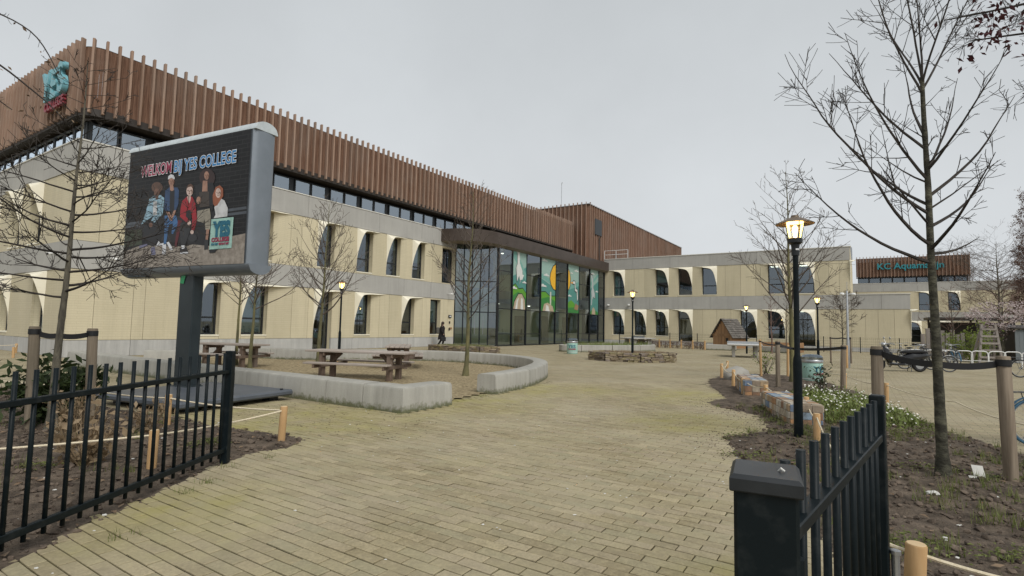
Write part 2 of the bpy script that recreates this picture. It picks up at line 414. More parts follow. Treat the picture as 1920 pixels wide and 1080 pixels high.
M['twigred'] = mat('reddish_twig', (.12, .075, .06), (.18, .12, .1), .85, 6, 3, .1)
def leafm(name, c1, c2, tr=.25):
    m, nt, b, L = _new(name)
    c = _mix(nt, _rng(nt, _noise(nt, _vec(nt), 7, 3), .3, .7), c1, c2); L(c, b.inputs['Base Color'])
    b.inputs['Roughness'].default_value = .6; b.inputs['Specular IOR Level'].default_value = .3
    t = N(nt, 'ShaderNodeBsdfTranslucent'); L(c, t.inputs[0]); mx = N(nt, 'ShaderNodeMixShader'); mx.inputs[0].default_value = tr
    o = nt.nodes['Material Output']; L(b.outputs[0], mx.inputs[1]); L(t.outputs[0], mx.inputs[2]); L(mx.outputs[0], o.inputs[0]); return m
M['evergreen'] = leafm('evergreen_leaf', (.022, .04, .014), (.055, .075, .025))
M['grass'] = leafm('grass_blade', (.11, .14, .035), (.2, .215, .07))
M['fresh'] = leafm('fresh_leaf', (.13, .19, .03), (.22, .26, .06), .35)
M['daisyleaf'] = leafm('flower_bed_leaf', (.11, .15, .035), (.2, .235, .07))
M['petal'] = leafm('white_petal', (.78, .77, .7), (.7, .68, .6), .2)
M['blossom'] = leafm('pink_blossom', (.6, .5, .5), (.66, .57, .57), .3)
M['purple'] = leafm('purple_leaf', (.05, .014, .018), (.085, .022, .026), .2)
M['dryplant'] = leafm('dry_stem', (.2, .14, .08), (.32, .24, .15), .2)
def stone(name, cols):
    m, nt, b, L = _new(name)
    oi = N(nt, 'ShaderNodeObjectInfo'); rp = N(nt, 'ShaderNodeValToRGB'); rp.color_ramp.interpolation = 'CONSTANT'
    el = rp.color_ramp.elements
    for i, c in enumerate(cols):
        e = el[i] if i < 2 else el.new(i / len(cols)); e.position = i / len(cols); e.color = c + (1,)
    L(oi.outputs['Random'], rp.inputs[0])
    c = _mix(nt, _rng(nt, _noise(nt, _vec(nt), 9, 5), .35, .7, 0, .6), rp.outputs[0], (.09, .075, .055))
    L(c, b.inputs['Base Color']); b.inputs['Roughness'].default_value = .85
    L(_bump(nt, _noise(nt, _vec(nt), 30, 4), .5, .01), b.inputs['Normal']); return m
M['stone'] = stone('planter_stone', [(.26, .2, .13), (.18, .14, .1), (.33, .27, .19), (.14, .11, .085), (.29, .24, .14), (.22, .18, .15), (.24, .2, .1)])
M['tile'] = stone('mosaic_tile', [(.42, .3, .18), (.5, .42, .32), (.16, .22, .32), (.46, .25, .12), (.33, .26, .19), (.55, .5, .42), (.3, .17, .1), (.26, .34, .42)])
M['mortar'] = mat('wall_mortar', (.26, .22, .17), (.34, .3, .24), .9, 8, 5, .4, 50)
def glass_mat(name, tint, refl=.9, f0=.08, dirt=.0):
    m, nt, b, L = _new(name); nt.nodes.remove(b)
    t = N(nt, 'ShaderNodeBsdfTransparent'); t.inputs[0].default_value = tint + (1,)
    g = N(nt, 'ShaderNodeBsdfGlossy'); g.inputs['Roughness'].default_value = .02; g.inputs[0].default_value = (.8 * refl, .9 * refl, refl, 1)
    fr = N(nt, 'ShaderNodeFresnel'); fr.inputs['IOR'].default_value = 1.5
    f = _rng(nt, fr.outputs[0], 0, 1, f0, 1.0)
    mx = N(nt, 'ShaderNodeMixShader'); L(f, mx.inputs[0]); L(t.outputs[0], mx.inputs[1]); L(g.outputs[0], mx.inputs[2])
    L(mx.outputs[0], nt.nodes['Material Output'].inputs[0]); return m
M['glass'] = glass_mat('window_glass', (.55, .66, .64), 1.0, .15)
M['glassbox'] = glass_mat('entrance_glass', (.66, .78, .73), 1.0, .16)
M['glass_strip'] = glass_mat('strip_glass', (.6, .7, .7), 1.0, .32)
M['lampglass'] = glass_mat('lantern_glass', (.93, .92, .88), 1.0, .03)
M['interior'] = mat('room_interior', (.07, .065, .05), (.13, .11, .075), .9, 1.2, 4, 0)
M['warmroom'] = mat('room_wood_wall', (.2, .145, .07), (.27, .2, .1), .8, 1.5, 4, 0)
M['blind'] = plain('roller_blind', (.27, .34, .31), .9)
def emit(name, c, s):
    m, nt, b, L = _new(name); b.inputs['Base Color'].default_value = c + (1,)
    b.inputs['Emission Color'].default_value = c + (1,); b.inputs['Emission Strength'].default_value = s; return m
M['bulb'] = emit('lit_bulb', (1.0, .62, .2), 14.0)
M['glow'] = emit('hat_glow', (1.0, .62, .2), 4.0)  # emission stands in for bulb light on the underside of the hat
M['ceil_light'] = emit('ceiling_lamp', (1.0, .93, .8), 3.0)
M['lamphat'] = plain('lamp_hat', (.17, .125, .085), .5, .2)
M['mint'] = mat('mint_wrap', (.33, .52, .45), (.29, .46, .4), .45, 3, 4, .03)
M['ink_teal'] = plain('ink_teal', (.012, .13, .2), .5)
M['ink_red'] = plain('ink_red', (.3, .025, .07), .5)
M['ink_blue'] = plain('ink_blue', (.03, .2, .45), .45)
M['ink_white'] = plain('ink_white', (.75, .76, .78), .45)
M['lid'] = glass_mat('bin_dome', (.55, .58, .58), .9, .25)
M['bikeblue'] = plain('blue_tyre', (.03, .1, .17), .55)
M['skin'] = plain('skin', (.42, .26, .19), .6)
M['coat'] = plain('dark_coat', (.014, .012, .013), .9)
M['hairm'] = plain('hair', (.045, .032, .026), .8)
M['bag'] = plain('grey_bag', (.09, .085, .075), .8)

POSTER=[
('sand',[(-1.993,2.997),(-1.334,3.117),(0.054,3.021),(1.899,3.188),(1.905,2.599),(-1.96,2.633)]),
('leaf',[(-1.925,3.465),(-1.347,3.464),(-1.309,3.132),(-1.965,3.09)]),
('bench',[(-1.946,3.636),(-1.367,3.638),(-1.36,3.581),(-1.939,3.575)]),
('bench',[(-1.937,3.561),(-1.358,3.564),(-1.352,3.511),(-1.93,3.506)]),
('bench',[(1.325,3.691),(1.87,3.702),(1.875,3.649),(1.329,3.637)]),
('bench',[(1.332,3.607),(1.877,3.614),(1.882,3.561),(1.336,3.556)]),
('black',[(-1.339,3.629),(1.303,3.693),(1.354,3.094),(0.852,2.999),(-1.293,3.23)]),
('black',[(-1.444,3.542),(-0.949,3.565),(-0.598,3.718),(-0.573,3.487),(-0.718,3.266),(-0.894,3.062),(-1.011,3.086),(-1.144,3.235)]),
('denim',[(-1.311,3.679),(-1.154,4.103),(-1.014,4.154),(-0.785,4.152),(-0.65,4.078),(-0.647,3.917),(-0.668,3.724),(-0.949,3.565),(-1.042,3.624),(-0.967,3.727),(-1.134,3.667),(-1.386,3.557)]),
('pale',[(-1.016,4.037),(-0.892,4.035),(-0.86,3.737),(-0.996,3.729)]),
('skind',[(-0.977,3.527),(-0.993,3.492),(-1.041,3.481),(-1.092,3.499),(-1.117,3.536),(-1.1,3.57),(-1.052,3.582),(-1.001,3.564)]),
('skind',[(-0.97,4.141),(-0.846,4.139),(-0.86,4.06),(-0.933,4.066)]),
('hairb',[(-0.722,4.307),(-0.742,4.25),(-0.809,4.213),(-0.905,4.206),(-1.005,4.231),(-1.083,4.282),(-1.116,4.345),(-1.096,4.403),(-1.028,4.44),(-0.931,4.446),(-0.831,4.421),(-0.755,4.37)]),
('skind',[(-0.808,4.208),(-0.822,4.158),(-0.871,4.131),(-0.935,4.137),(-0.991,4.173),(-1.016,4.227),(-1.002,4.276),(-0.953,4.303),(-0.889,4.297),(-0.833,4.261)]),
('violet',[(-0.993,3.049),(-0.851,3.06),(-0.805,2.899),(-0.96,2.879)]),
('violet',[(-1.393,3.103),(-1.133,3.136),(-1.099,3.09),(-1.385,3.031)]),
('jean',[(-0.596,3.701),(-0.208,3.673),(-0.135,3.494),(-0.259,3.38),(-0.315,3.523),(-0.434,3.478),(-0.483,3.105),(-0.566,3.109),(-0.566,3.416)]),
('jean',[(-0.301,3.522),(-0.135,3.494),(-0.277,3.294),(-0.334,3.315)]),
('navy',[(-0.625,4.236),(-0.49,4.286),(-0.227,4.261),(-0.174,4.194),(-0.164,3.914),(-0.232,3.779),(-0.578,3.797),(-0.629,3.88)]),
('black',[(-0.471,4.231),(-0.318,4.216),(-0.283,3.748),(-0.4,3.687),(-0.45,3.902)]),
('skin',[(-0.548,3.777),(-0.435,3.76),(-0.372,3.676),(-0.301,3.785),(-0.225,3.788),(-0.339,3.569),(-0.418,3.591)]),
('skin',[(-0.489,4.33),(-0.369,4.318),(-0.345,4.214),(-0.404,4.198),(-0.467,4.225)]),
('skin',[(-0.347,4.396),(-0.359,4.34),(-0.403,4.309),(-0.461,4.314),(-0.513,4.355),(-0.537,4.415),(-0.525,4.471),(-0.481,4.502),(-0.422,4.496),(-0.371,4.455)]),
('white',[(-0.563,4.453),(-0.558,4.533),(-0.478,4.563),(-0.384,4.536),(-0.339,4.474),(-0.346,4.44),(-0.456,4.486),(-0.537,4.468)]),
('white',[(-0.6,3.084),(-0.476,3.096),(-0.468,2.886),(-0.593,2.891)]),
('white',[(-0.474,3.127),(-0.399,3.144),(-0.231,2.98),(-0.319,2.958)]),
('white',[(-0.823,3.059),(-0.737,3.179),(-0.66,3.119),(-0.563,3.126),(-0.564,3.082),(-0.698,3.08)]),
('redd',[(-0.144,3.582),(-0.007,3.555),(-0.135,3.019),(-0.201,3.022)]),
('char',[(-0.044,3.523),(0.199,3.473),(0.275,3.366),(0.148,3.057),(0.011,3.055),(-0.076,3.387)]),
('red',[(-0.048,3.956),(0.091,4.04),(0.269,4.025),(0.382,3.87),(0.458,3.541),(0.395,3.333),(0.308,3.347),(0.308,3.568),(0.238,3.744),(0.107,3.737),(0.104,3.634),(0.231,3.548),(0.158,3.493),(-0.083,3.638),(-0.086,3.803)]),
('black',[(0.107,3.745),(0.237,3.761),(0.294,3.569),(0.204,3.558),(0.104,3.634)]),
('skinp',[(0.098,4.048),(0.223,4.037),(0.218,3.952),(0.192,3.894),(0.138,3.958)]),
('skinp',[(0.278,4.139),(0.264,4.078),(0.215,4.043),(0.15,4.049),(0.093,4.093),(0.066,4.158),(0.08,4.22),(0.13,4.255),(0.195,4.248),(0.252,4.204)]),
('hairb',[(0.066,4.207),(0.107,4.281),(0.197,4.298),(0.282,4.239),(0.275,4.17),(0.217,4.236),(0.125,4.233)]),
('skinp',[(0.282,3.484),(0.269,3.447),(0.229,3.433),(0.187,3.452),(0.166,3.492),(0.179,3.53),(0.219,3.543),(0.261,3.524)]),
('char',[(0.5,3.175),(0.478,3.129),(0.409,3.103),(0.321,3.107),(0.246,3.141),(0.214,3.19),(0.237,3.237),(0.306,3.263),(0.394,3.258),(0.469,3.224)]),
('skinp',[(0.386,3.296),(0.372,3.267),(0.332,3.257),(0.291,3.272),(0.271,3.303),(0.285,3.332),(0.324,3.342),(0.366,3.327)]),
('black',[(-0.023,2.971),(0.044,3.036),(0.179,3.013),(0.256,2.891),(0.007,2.881)]),
('white',[(-0.009,2.905),(0.247,2.908),(0.25,2.878),(0.008,2.874)]),
('white',[(0.017,3.046),(0.123,3.041),(0.135,2.981),(0.046,2.968)]),
('hairk',[(0.934,4.344),(0.91,4.254),(0.829,4.194),(0.711,4.181),(0.587,4.217),(0.491,4.295),(0.449,4.394),(0.473,4.486),(0.557,4.546),(0.676,4.558),(0.8,4.519),(0.894,4.441)]),
('black',[(0.335,4.233),(0.549,4.29),(0.88,4.249),(0.95,4.024),(0.909,3.66),(0.796,3.803),(0.477,3.964),(0.39,4.006)]),
('skin',[(0.566,4.322),(0.704,4.308),(0.727,4.091),(0.561,4.1)]),
('skin',[(0.748,4.406),(0.739,4.355),(0.703,4.326),(0.656,4.331),(0.615,4.367),(0.595,4.422),(0.605,4.473),(0.64,4.501),(0.688,4.496),(0.729,4.459)]),
('khakid',[(0.477,4.097),(0.77,4.082),(0.81,3.785),(0.519,3.782)]),
('skin',[(0.547,3.924),(0.531,3.868),(0.482,3.848),(0.429,3.876),(0.402,3.936),(0.418,3.993),(0.467,4.013),(0.52,3.984)]),
('khaki',[(0.454,3.719),(0.827,3.741),(0.87,3.596),(0.877,3.321),(0.74,3.321),(0.689,3.542),(0.664,3.46),(0.468,3.515)]),
('skin',[(0.764,3.328),(0.852,3.323),(0.829,3.116),(0.758,3.128)]),
('char',[(0.733,3.121),(0.846,3.115),(0.851,2.933),(0.736,2.929)]),
('pale',[(0.962,3.756),(1.157,3.906),(1.245,3.866),(1.355,3.709),(1.357,3.545),(0.964,3.536),(1.013,3.603)]),
('ginger',[(0.918,3.826),(0.891,3.996),(0.964,4.148),(1.084,4.182),(1.188,4.102),(1.206,3.952),(1.112,3.86),(1.046,3.783),(0.973,3.772)]),
('skinp',[(1.135,4.021),(1.124,3.963),(1.087,3.93),(1.037,3.935),(0.992,3.975),(0.971,4.036),(0.982,4.094),(1.02,4.126),(1.07,4.122),(1.114,4.081)]),
('black',[(0.882,2.915),(1.145,2.936),(1.055,2.858),(0.907,2.856)]),
('mint',[(0.897,3.519),(1.537,3.519),(1.528,2.927),(0.889,2.923)]),
('hairk',[(-0.977,4.232),(-0.957,4.239),(-0.934,4.228),(-0.956,4.224)]),
('hairk',[(-0.894,4.224),(-0.874,4.231),(-0.85,4.22),(-0.872,4.216)]),
('redd',[(-0.938,4.176),(-0.907,4.178),(-0.876,4.171),(-0.906,4.167)]),
('skind',[(-0.915,4.226),(-0.893,4.196),(-0.922,4.196)]),
('skind',[(-0.858,4.247),(-0.813,4.208),(-0.843,4.151),(-0.846,4.203)]),
('hairb',[(-0.502,4.421),(-0.484,4.429),(-0.462,4.417),(-0.482,4.412)]),
('hairb',[(-0.426,4.413),(-0.408,4.421),(-0.386,4.409),(-0.406,4.405)]),
('redd',[(-0.465,4.359),(-0.437,4.361),(-0.408,4.353),(-0.436,4.348)]),
('skind',[(-0.445,4.415),(-0.424,4.382),(-0.451,4.381)]),
('skind',[(-0.394,4.439),(-0.352,4.396),(-0.378,4.331),(-0.382,4.389)]),
('hairb',[(0.105,4.166),(0.126,4.174),(0.15,4.161),(0.128,4.156)]),
('hairb',[(0.191,4.158),(0.211,4.167),(0.235,4.154),(0.213,4.148)]),
('redd',[(0.146,4.098),(0.177,4.1),(0.21,4.092),(0.179,4.086)]),
('skind',[(0.169,4.16),(0.192,4.123),(0.163,4.122)]),
('skind',[(0.227,4.186),(0.273,4.139),(0.244,4.067),(0.239,4.132)]),
('hairk',[(0.623,4.427),(0.638,4.435),(0.656,4.424),(0.639,4.42)]),
('hairk',[(0.685,4.421),(0.699,4.428),(0.717,4.418),(0.701,4.413)]),
('redd',[(0.653,4.371),(0.676,4.373),(0.699,4.367),(0.677,4.362)]),
('skind',[(0.67,4.423),(0.686,4.393),(0.665,4.391)]),
('skind',[(0.711,4.445),(0.745,4.406),(0.724,4.346),(0.72,4.4)]),
('hairb',[(1.002,4.043),(1.017,4.051),(1.036,4.04),(1.019,4.034)]),
('hairb',[(1.067,4.037),(1.083,4.046),(1.101,4.034),(1.084,4.028)]),
('redd',[(1.033,3.98),(1.057,3.983),(1.082,3.976),(1.059,3.97)]),
('skind',[(1.051,4.038),(1.068,4.005),(1.046,4.003)]),
('skind',[(1.095,4.064),(1.131,4.021),(1.108,3.953),(1.105,4.014)]),
]
# ------------------------------------------------------------------ the ground
def structure(o, label=None):
    o['kind'] = 'structure'
    if label: o['label'] = label
    return o
g = MB(); g.add([(-900, -300, 0), (900, -300, 0), (900, 1500, 0), (-900, 1500, 0)], [(0, 1, 2, 3)])
structure(g.build('ground', M['paving']), 'tan brick paved school yard')

# ring bench centre line in school axes (u, v)
RING = [(10.05, 7.18), (11.5, 7.35), (13.0, 7.75), (15.0, 8.6), (16.4, 9.7), (17.4, 11.3), (17.75, 13.2), (17.55, 15.0), (16.8, 16.5), (15.6, 17.7), (14.4, 18.6), (13.6, 20.0), (13.2, 22.4)]
FRONT_U = 6.85
LBED = [(-3.05, 2.2), (-3.08, 5.7), (-3.0, 6.3), (-2.62, 6.75), (-2.7, 7.25), (-3.35, 7.6), (-4.3, 7.95), (-5.2, 8.55), (-6.4, 9.1), (-7.6, 9.75), (-10.0, 11.3), (-14.5, 13.4), (-15, 2.2)]
RBED = [(1.95, 2.75), (2.15, 3.6), (2.55, 4.7), (2.95, 5.6), (2.75, 6.7), (3.1, 7.9), (4.1, 8.6), (4.55, 9.8), (4.2, 10.9), (4.15, 11.6), (4.9, 12.4), (5.25, 13.8), (5.6, 15.2), (6.1, 16.6), (7.0, 18.2), (8.6, 19.6),
        (10.2, 18.9), (9.8, 16.6), (9.1, 14.0), (7.9, 11.0), (7.1, 8.9), (6.75, 7.4), (7.0, 6.0), (8.6, 4.6), (9.2, 2.0), (2.0, 2.0)]
ring_s = [tuple(p) for p in smooth_path([Vector(p) for p in RING], 5)]
YARD_UV = [(7.1, 7.0), (8.4, 7.0), (9.75, 7.2)] + ring_s + [(7.1, 22.4)]
YARD = [tuple(W(a, b)[:2]) for a, b in YARD_UV]
BENCH_UV = [(6.85, 6.65), (8.2, 6.65), (8.2, 7.15), (7.35, 7.15), (7.35, 22), (6.85, 22)]
BENCH_XY = [tuple(W(a, b)[:2]) for a, b in BENCH_UV]
# gravel play yard inside the bench ring
rg = random.Random(4)
def sheet(poly, step, zf, name, mt, parent=None, ragged=.0):
    xs = [p[0] for p in poly]; ys = [p[1] for p in poly]; vid = {}; mb = MB()
    ni, nj = int((max(xs) - min(xs)) / step) + 1, int((max(ys) - min(ys)) / step) + 1
    for i in range(-3, ni + 3):
        for j in range(-3, nj + 3):
            cx, cy = min(xs) + (i + .5) * step, min(ys) + (j + .5) * step
            d = edge_dist(cx, cy, poly) * (1 if inside(cx, cy, poly) else -1)
            if d < ragged * (noise.noise(Vector((cx * 2.3, cy * 2.3, 1))) + .6 * noise.noise(Vector((cx * 9, cy * 9, 3)))): continue
            q = []
            for a, b in ((0, 0), (1, 0), (1, 1), (0, 1)):
                k = (i + a, j + b)
                if k not in vid:
                    x, y = min(xs) + k[0] * step, min(ys) + k[1] * step
                    dd = edge_dist(x, y, poly) * (1 if inside(x, y, poly) else -1)
                    vid[k] = len(mb.v); mb.v.append(Vector((x, y, zf(x, y, dd))))
                q.append(vid[k])
            mb.f.append(tuple(q))
    return mb.build(name, mt, parent, True)
structure(sheet(YARD, .16, lambda x, y, d: .008 + .016 * (noise.noise(Vector((x * .9, y * .9, 5))) + 1) + .008 * noise.noise(Vector((x * 4, y * 4, 2))), 'gravel_yard', M['gravel'], None, .04), 'ochre gravel inside the concrete bench ring')
# hollow worn under the picnic table is only a darker damp patch of soil
def soil_z(x, y, d):
    h = max(0, min(1, d / .45))
    return .01 + h * (.045 + .04 * noise.noise(Vector((x * 1.3, y * 1.3, 0))) + .035 * noise.noise(Vector((x * 5.5, y * 5.5, 7))) + .018 * noise.noise(Vector((x * 14, y * 14, 3))))
bedL = structure(sheet(LBED, .075, soil_z, 'planting_bed', M['soil'], None, .12), 'dark soil bed behind the long gate leaf')
bedR = structure(sheet(RBED, .075, soil_z, 'planting_bed', M['soil'], None, .16), 'dark soil bed beside the short gate leaf')

# ---- paving bricks near the camera
def in_paving(x, y):
    if inside(x, y, LBED) and edge_dist(x, y, LBED) > .2: return False
    if inside(x, y, RBED) and edge_dist(x, y, RBED) > .25: return False
    if inside(x, y, YARD): return False
    if inside(x, y, BENCH_XY): return False
    return True
NEAR = [(-3.3, 1.6), (-3.25, 6.4), (-5.6, 9.0), (-6.6, 11.5), (-1.9, 9.5), (-1.2, 10.8), (-.3, 12.2), (1.2, 15.5), (5.6, 15.5), (4.3, 9.0), (3.3, 5.5), (2.2, 2.8), (1.9, 1.6)]
js = MB(); js.add([(x, y, .004) for x, y in NEAR], [tuple(range(len(NEAR)))[::-1]])
paving = structure(js.build('paving', M['joint']), 'mossy joints and bricks of the entrance path')
def brick_mesh():
    a, b, c = BW / 2 - .005, BH / 2 - .005, .005
    mb = MB(); h = .0135
    p = [(-a, -b, .003), (a, -b, .003), (a, b, .003), (-a, b, .003), (-a, -b, h - .003), (a, -b, h - .003), (a, b, h - .003), (-a, b, h - .003),
         (-a + c, -b + c, h), (a - c, -b + c, h), (a - c, b - c, h), (-a + c, b - c, h)]
    f = [(0, 1, 5, 4), (1, 2, 6, 5), (2, 3, 7, 6), (3, 0, 4, 7), (4, 5, 9, 8), (5, 6, 10, 9), (6, 7, 11, 10), (7, 4, 8, 11), (8, 9, 10, 11)]
    return mb.add(p, f)
bm = brick_mesh(); bme = bm.mesh('paving_brick'); bme.materials.append(M['brick'])
cells = []
for r in range(2, 150):
    for i in range(-16, 60):
        uc = (r + .5) * BH; vc = (i + .5) * BW - (BW * .5 if r % 2 == 0 else 0)
        x, y = W(uc, vc)[:2]
        if not inside(x, y, NEAR) or not in_paving(x, y): continue
        cells.append((math.hypot(x, y) if abs(x) < y * 1.0 and y > 2.85 else 99 + math.hypot(x, y), x, y))
cells.sort()
rg = random.Random(11); rest = MB()
for k, (d, x, y) in enumerate(cells):
    z = rg.gauss(0, .0014); tx, ty = rg.gauss(0, .008), rg.gauss(0, .016); rz = AX + pi / 2 + rg.gauss(0, .006)
    if k < 300:
        obj('paving_brick', bme, None, paving, loc=(x, y, z), rot=(ty, tx, rz))
    else:
        c, s = cos(rz), sin(rz)
        rest.add([(x + c * p.x - s * p.y, y + s * p.x + c * p.y, p.z + z + tx * p.x + ty * p.y) for p in bm.v], bm.f)
rest.build('paving_brick_field', M['brick'], paving, kind='stuff')

# ---- concrete benches, block by block
def block_along(path, wd, h, parent, seat_b=.035):
    """extruded bench block with rounded top edges following a plan path (u, v pairs -> world)"""
    path = [Vector((p[0], p[1])) for p in path]; mb = MB()
    prof = [(-wd / 2, .0), (-wd / 2 + .012, h - .05), (-wd / 2 + .03, h - .015), (-wd / 2 + .07, h), (wd / 2 - .07, h), (wd / 2 - .03, h - .015), (wd / 2 - .012, h - .05), (wd / 2, 0)]
    n = len(prof)
    for i, p in enumerate(path):
        t = (path[min(i + 1, len(path) - 1)] - path[max(i - 1, 0)]).normalized(); nn = Vector((-t.y, t.x))
        for a, z in prof:
            q = p + nn * a; mb.v.append(W(q.x, q.y, z))
    for i in range(len(path) - 1):
        for j in range(n - 1):
            mb.f.append((i * n + j, i * n + j + 1, (i + 1) * n + j + 1, (i + 1) * n + j))
    mb.f.append(tuple(range(n))); mb.f.append(tuple((len(path) - 1) * n + j for j in range(n))[::-1])
    return mb.build('block', M['bench'], parent, True)
fb = thing('concrete_bench', 'long straight concrete bench of blocks ending in a corner beside the path', 'bench')
# corner block: an L in plan
Lp = [(6.85, 7.66), (6.85, 6.65), (8.2, 6.65), (8.2, 7.13), (7.35, 7.13), (7.35, 7.66)]
def rounded_prism(poly, h, parent, name='block'):
    mb = MB(); n = len(poly); cx = sum(p[0] for p in poly) / n; cy = sum(p[1] for p in poly) / n
    def inset(d):
        o = []
        for i in range(n):
            a, b, c = Vector(poly[i - 1]), Vector(poly[i]), Vector(poly[(i + 1) % n])
            t1, t2 = (b - a).normalized(), (c - b).normalized(); n1, n2 = Vector((-t1.y, t1.x)), Vector((-t2.y, t2.x))
            k = (n1 + n2); k = k / max(.3, k.length_squared) * 2; o.append(b + k * d)
        return o
    area = sum(poly[i - 1][0] * poly[i][1] - poly[i][0] * poly[i - 1][1] for i in range(n)); sg = 1 if area > 0 else -1
    rings = [(0, 0), (.012, h - .05), (.03, h - .015), (.07, h)]
    for d, z in rings:
        mb.v += [W(p.x, p.y, z) for p in inset(d * sg)]
    for i in range(3):
        for j in range(n): mb.f.append((i * n + j, i * n + (j + 1) % n, (i + 1) * n + (j + 1) % n, (i + 1) * n + j))
    mb.f.append(tuple(3 * n + j for j in range(n)))
    return mb.build(name, M['bench'], parent, True)
rounded_prism(Lp, .45, fb)
for a, b in ((7.675, 8.69), (8.705, 11.38), (11.395, 14.1), (14.115, 16.8), (16.815, 19.5), (19.515, 21.6)):
    block_along([(7.1, a), (7.1, (a + b) / 2), (7.1, b)], .5, .45, fb)
rb = thing('concrete_bench', 'curved concrete bench of blocks sweeping round the gravel yard', 'bench')
tot = [0.0]
for i in range(1, len(ring_s)): tot.append(tot[-1] + math.dist(ring_s[i], ring_s[i - 1]))
def ring_at(s):
    for i in range(1, len(tot)):
        if tot[i] >= s:
            t = (s - tot[i - 1]) / (tot[i] - tot[i - 1]); return Vector(ring_s[i - 1]).lerp(Vector(ring_s[i]), t)
    return Vector(ring_s[-1])
nb = 11
for k in range(nb):
    s0, s1 = tot[-1] * k / nb + .008, tot[-1] * (k + 1) / nb - .008
    block_along([ring_at(s0 + (s1 - s0) * j / 6) for j in range(7)], .5, .45, rb)
sb = thing('concrete_bench', 'short free standing concrete block between billboard post and school wall', 'bench')
block_along([(9.0, 21.3), (9.6, 20.9), (10.6, 20.2)], .5, .45, sb)
# ------------------------------------------------------------------ the school
def slats(parent, path_fn, length, step, z0, z1, wd, dp, name='slat', start=.3):
    """vertical slats along a facade: path_fn(s) -> (u, v, outward angle)"""
    mb = MB(); mb.bbox(-wd / 2, wd / 2, -dp / 2, dp / 2, 0, z1 - z0, .006)
    me = mb.mesh(name); me.materials.append(M['slat']); s = start; k = 0
    while s < length:
        u, v, a = path_fn(s)
        obj(name, me, None, parent, loc=(u, v, z0), rot=(0, 0, a)); s += step; k += 1
    return k
def boards(parent, path_fn, length, z0, z1, bw=.14, name='cladding_boards', rg=random.Random(5)):
    mb = MB(); s = 0.0
    while s < length:
        e = min(length, s + bw); (u0, v0, a0), (u1, v1, a1) = path_fn(s + .004), path_fn(e - .004)
        d = rg.uniform(0, .012); zz = z0 + rg.uniform(-.01, .01)
        for_q = []
        for (u, v, a) in ((u0, v0, a0), (u1, v1, a1)):
            nx, ny = sin(a), -cos(a)           # outward
            for_q.append(((u + nx * d, v + ny * d), (u - nx * .03, v - ny * .03)))
        (p, pb), (q, qb) = for_q
        mb.add([(p[0], p[1], zz), (q[0], q[1], zz), (q[0], q[1], z1), (p[0], p[1], z1), (pb[0], pb[1], zz), (qb[0], qb[1], zz), (qb[0], qb[1], z1), (pb[0], pb[1], z1)],
               [(0, 1, 2, 3), (0, 3, 7, 4), (1, 5, 6, 2), (0, 4, 5, 1), (3, 2, 6, 7)])
        s = e
    return mb.build(name, M['board'], parent, kind='stuff')

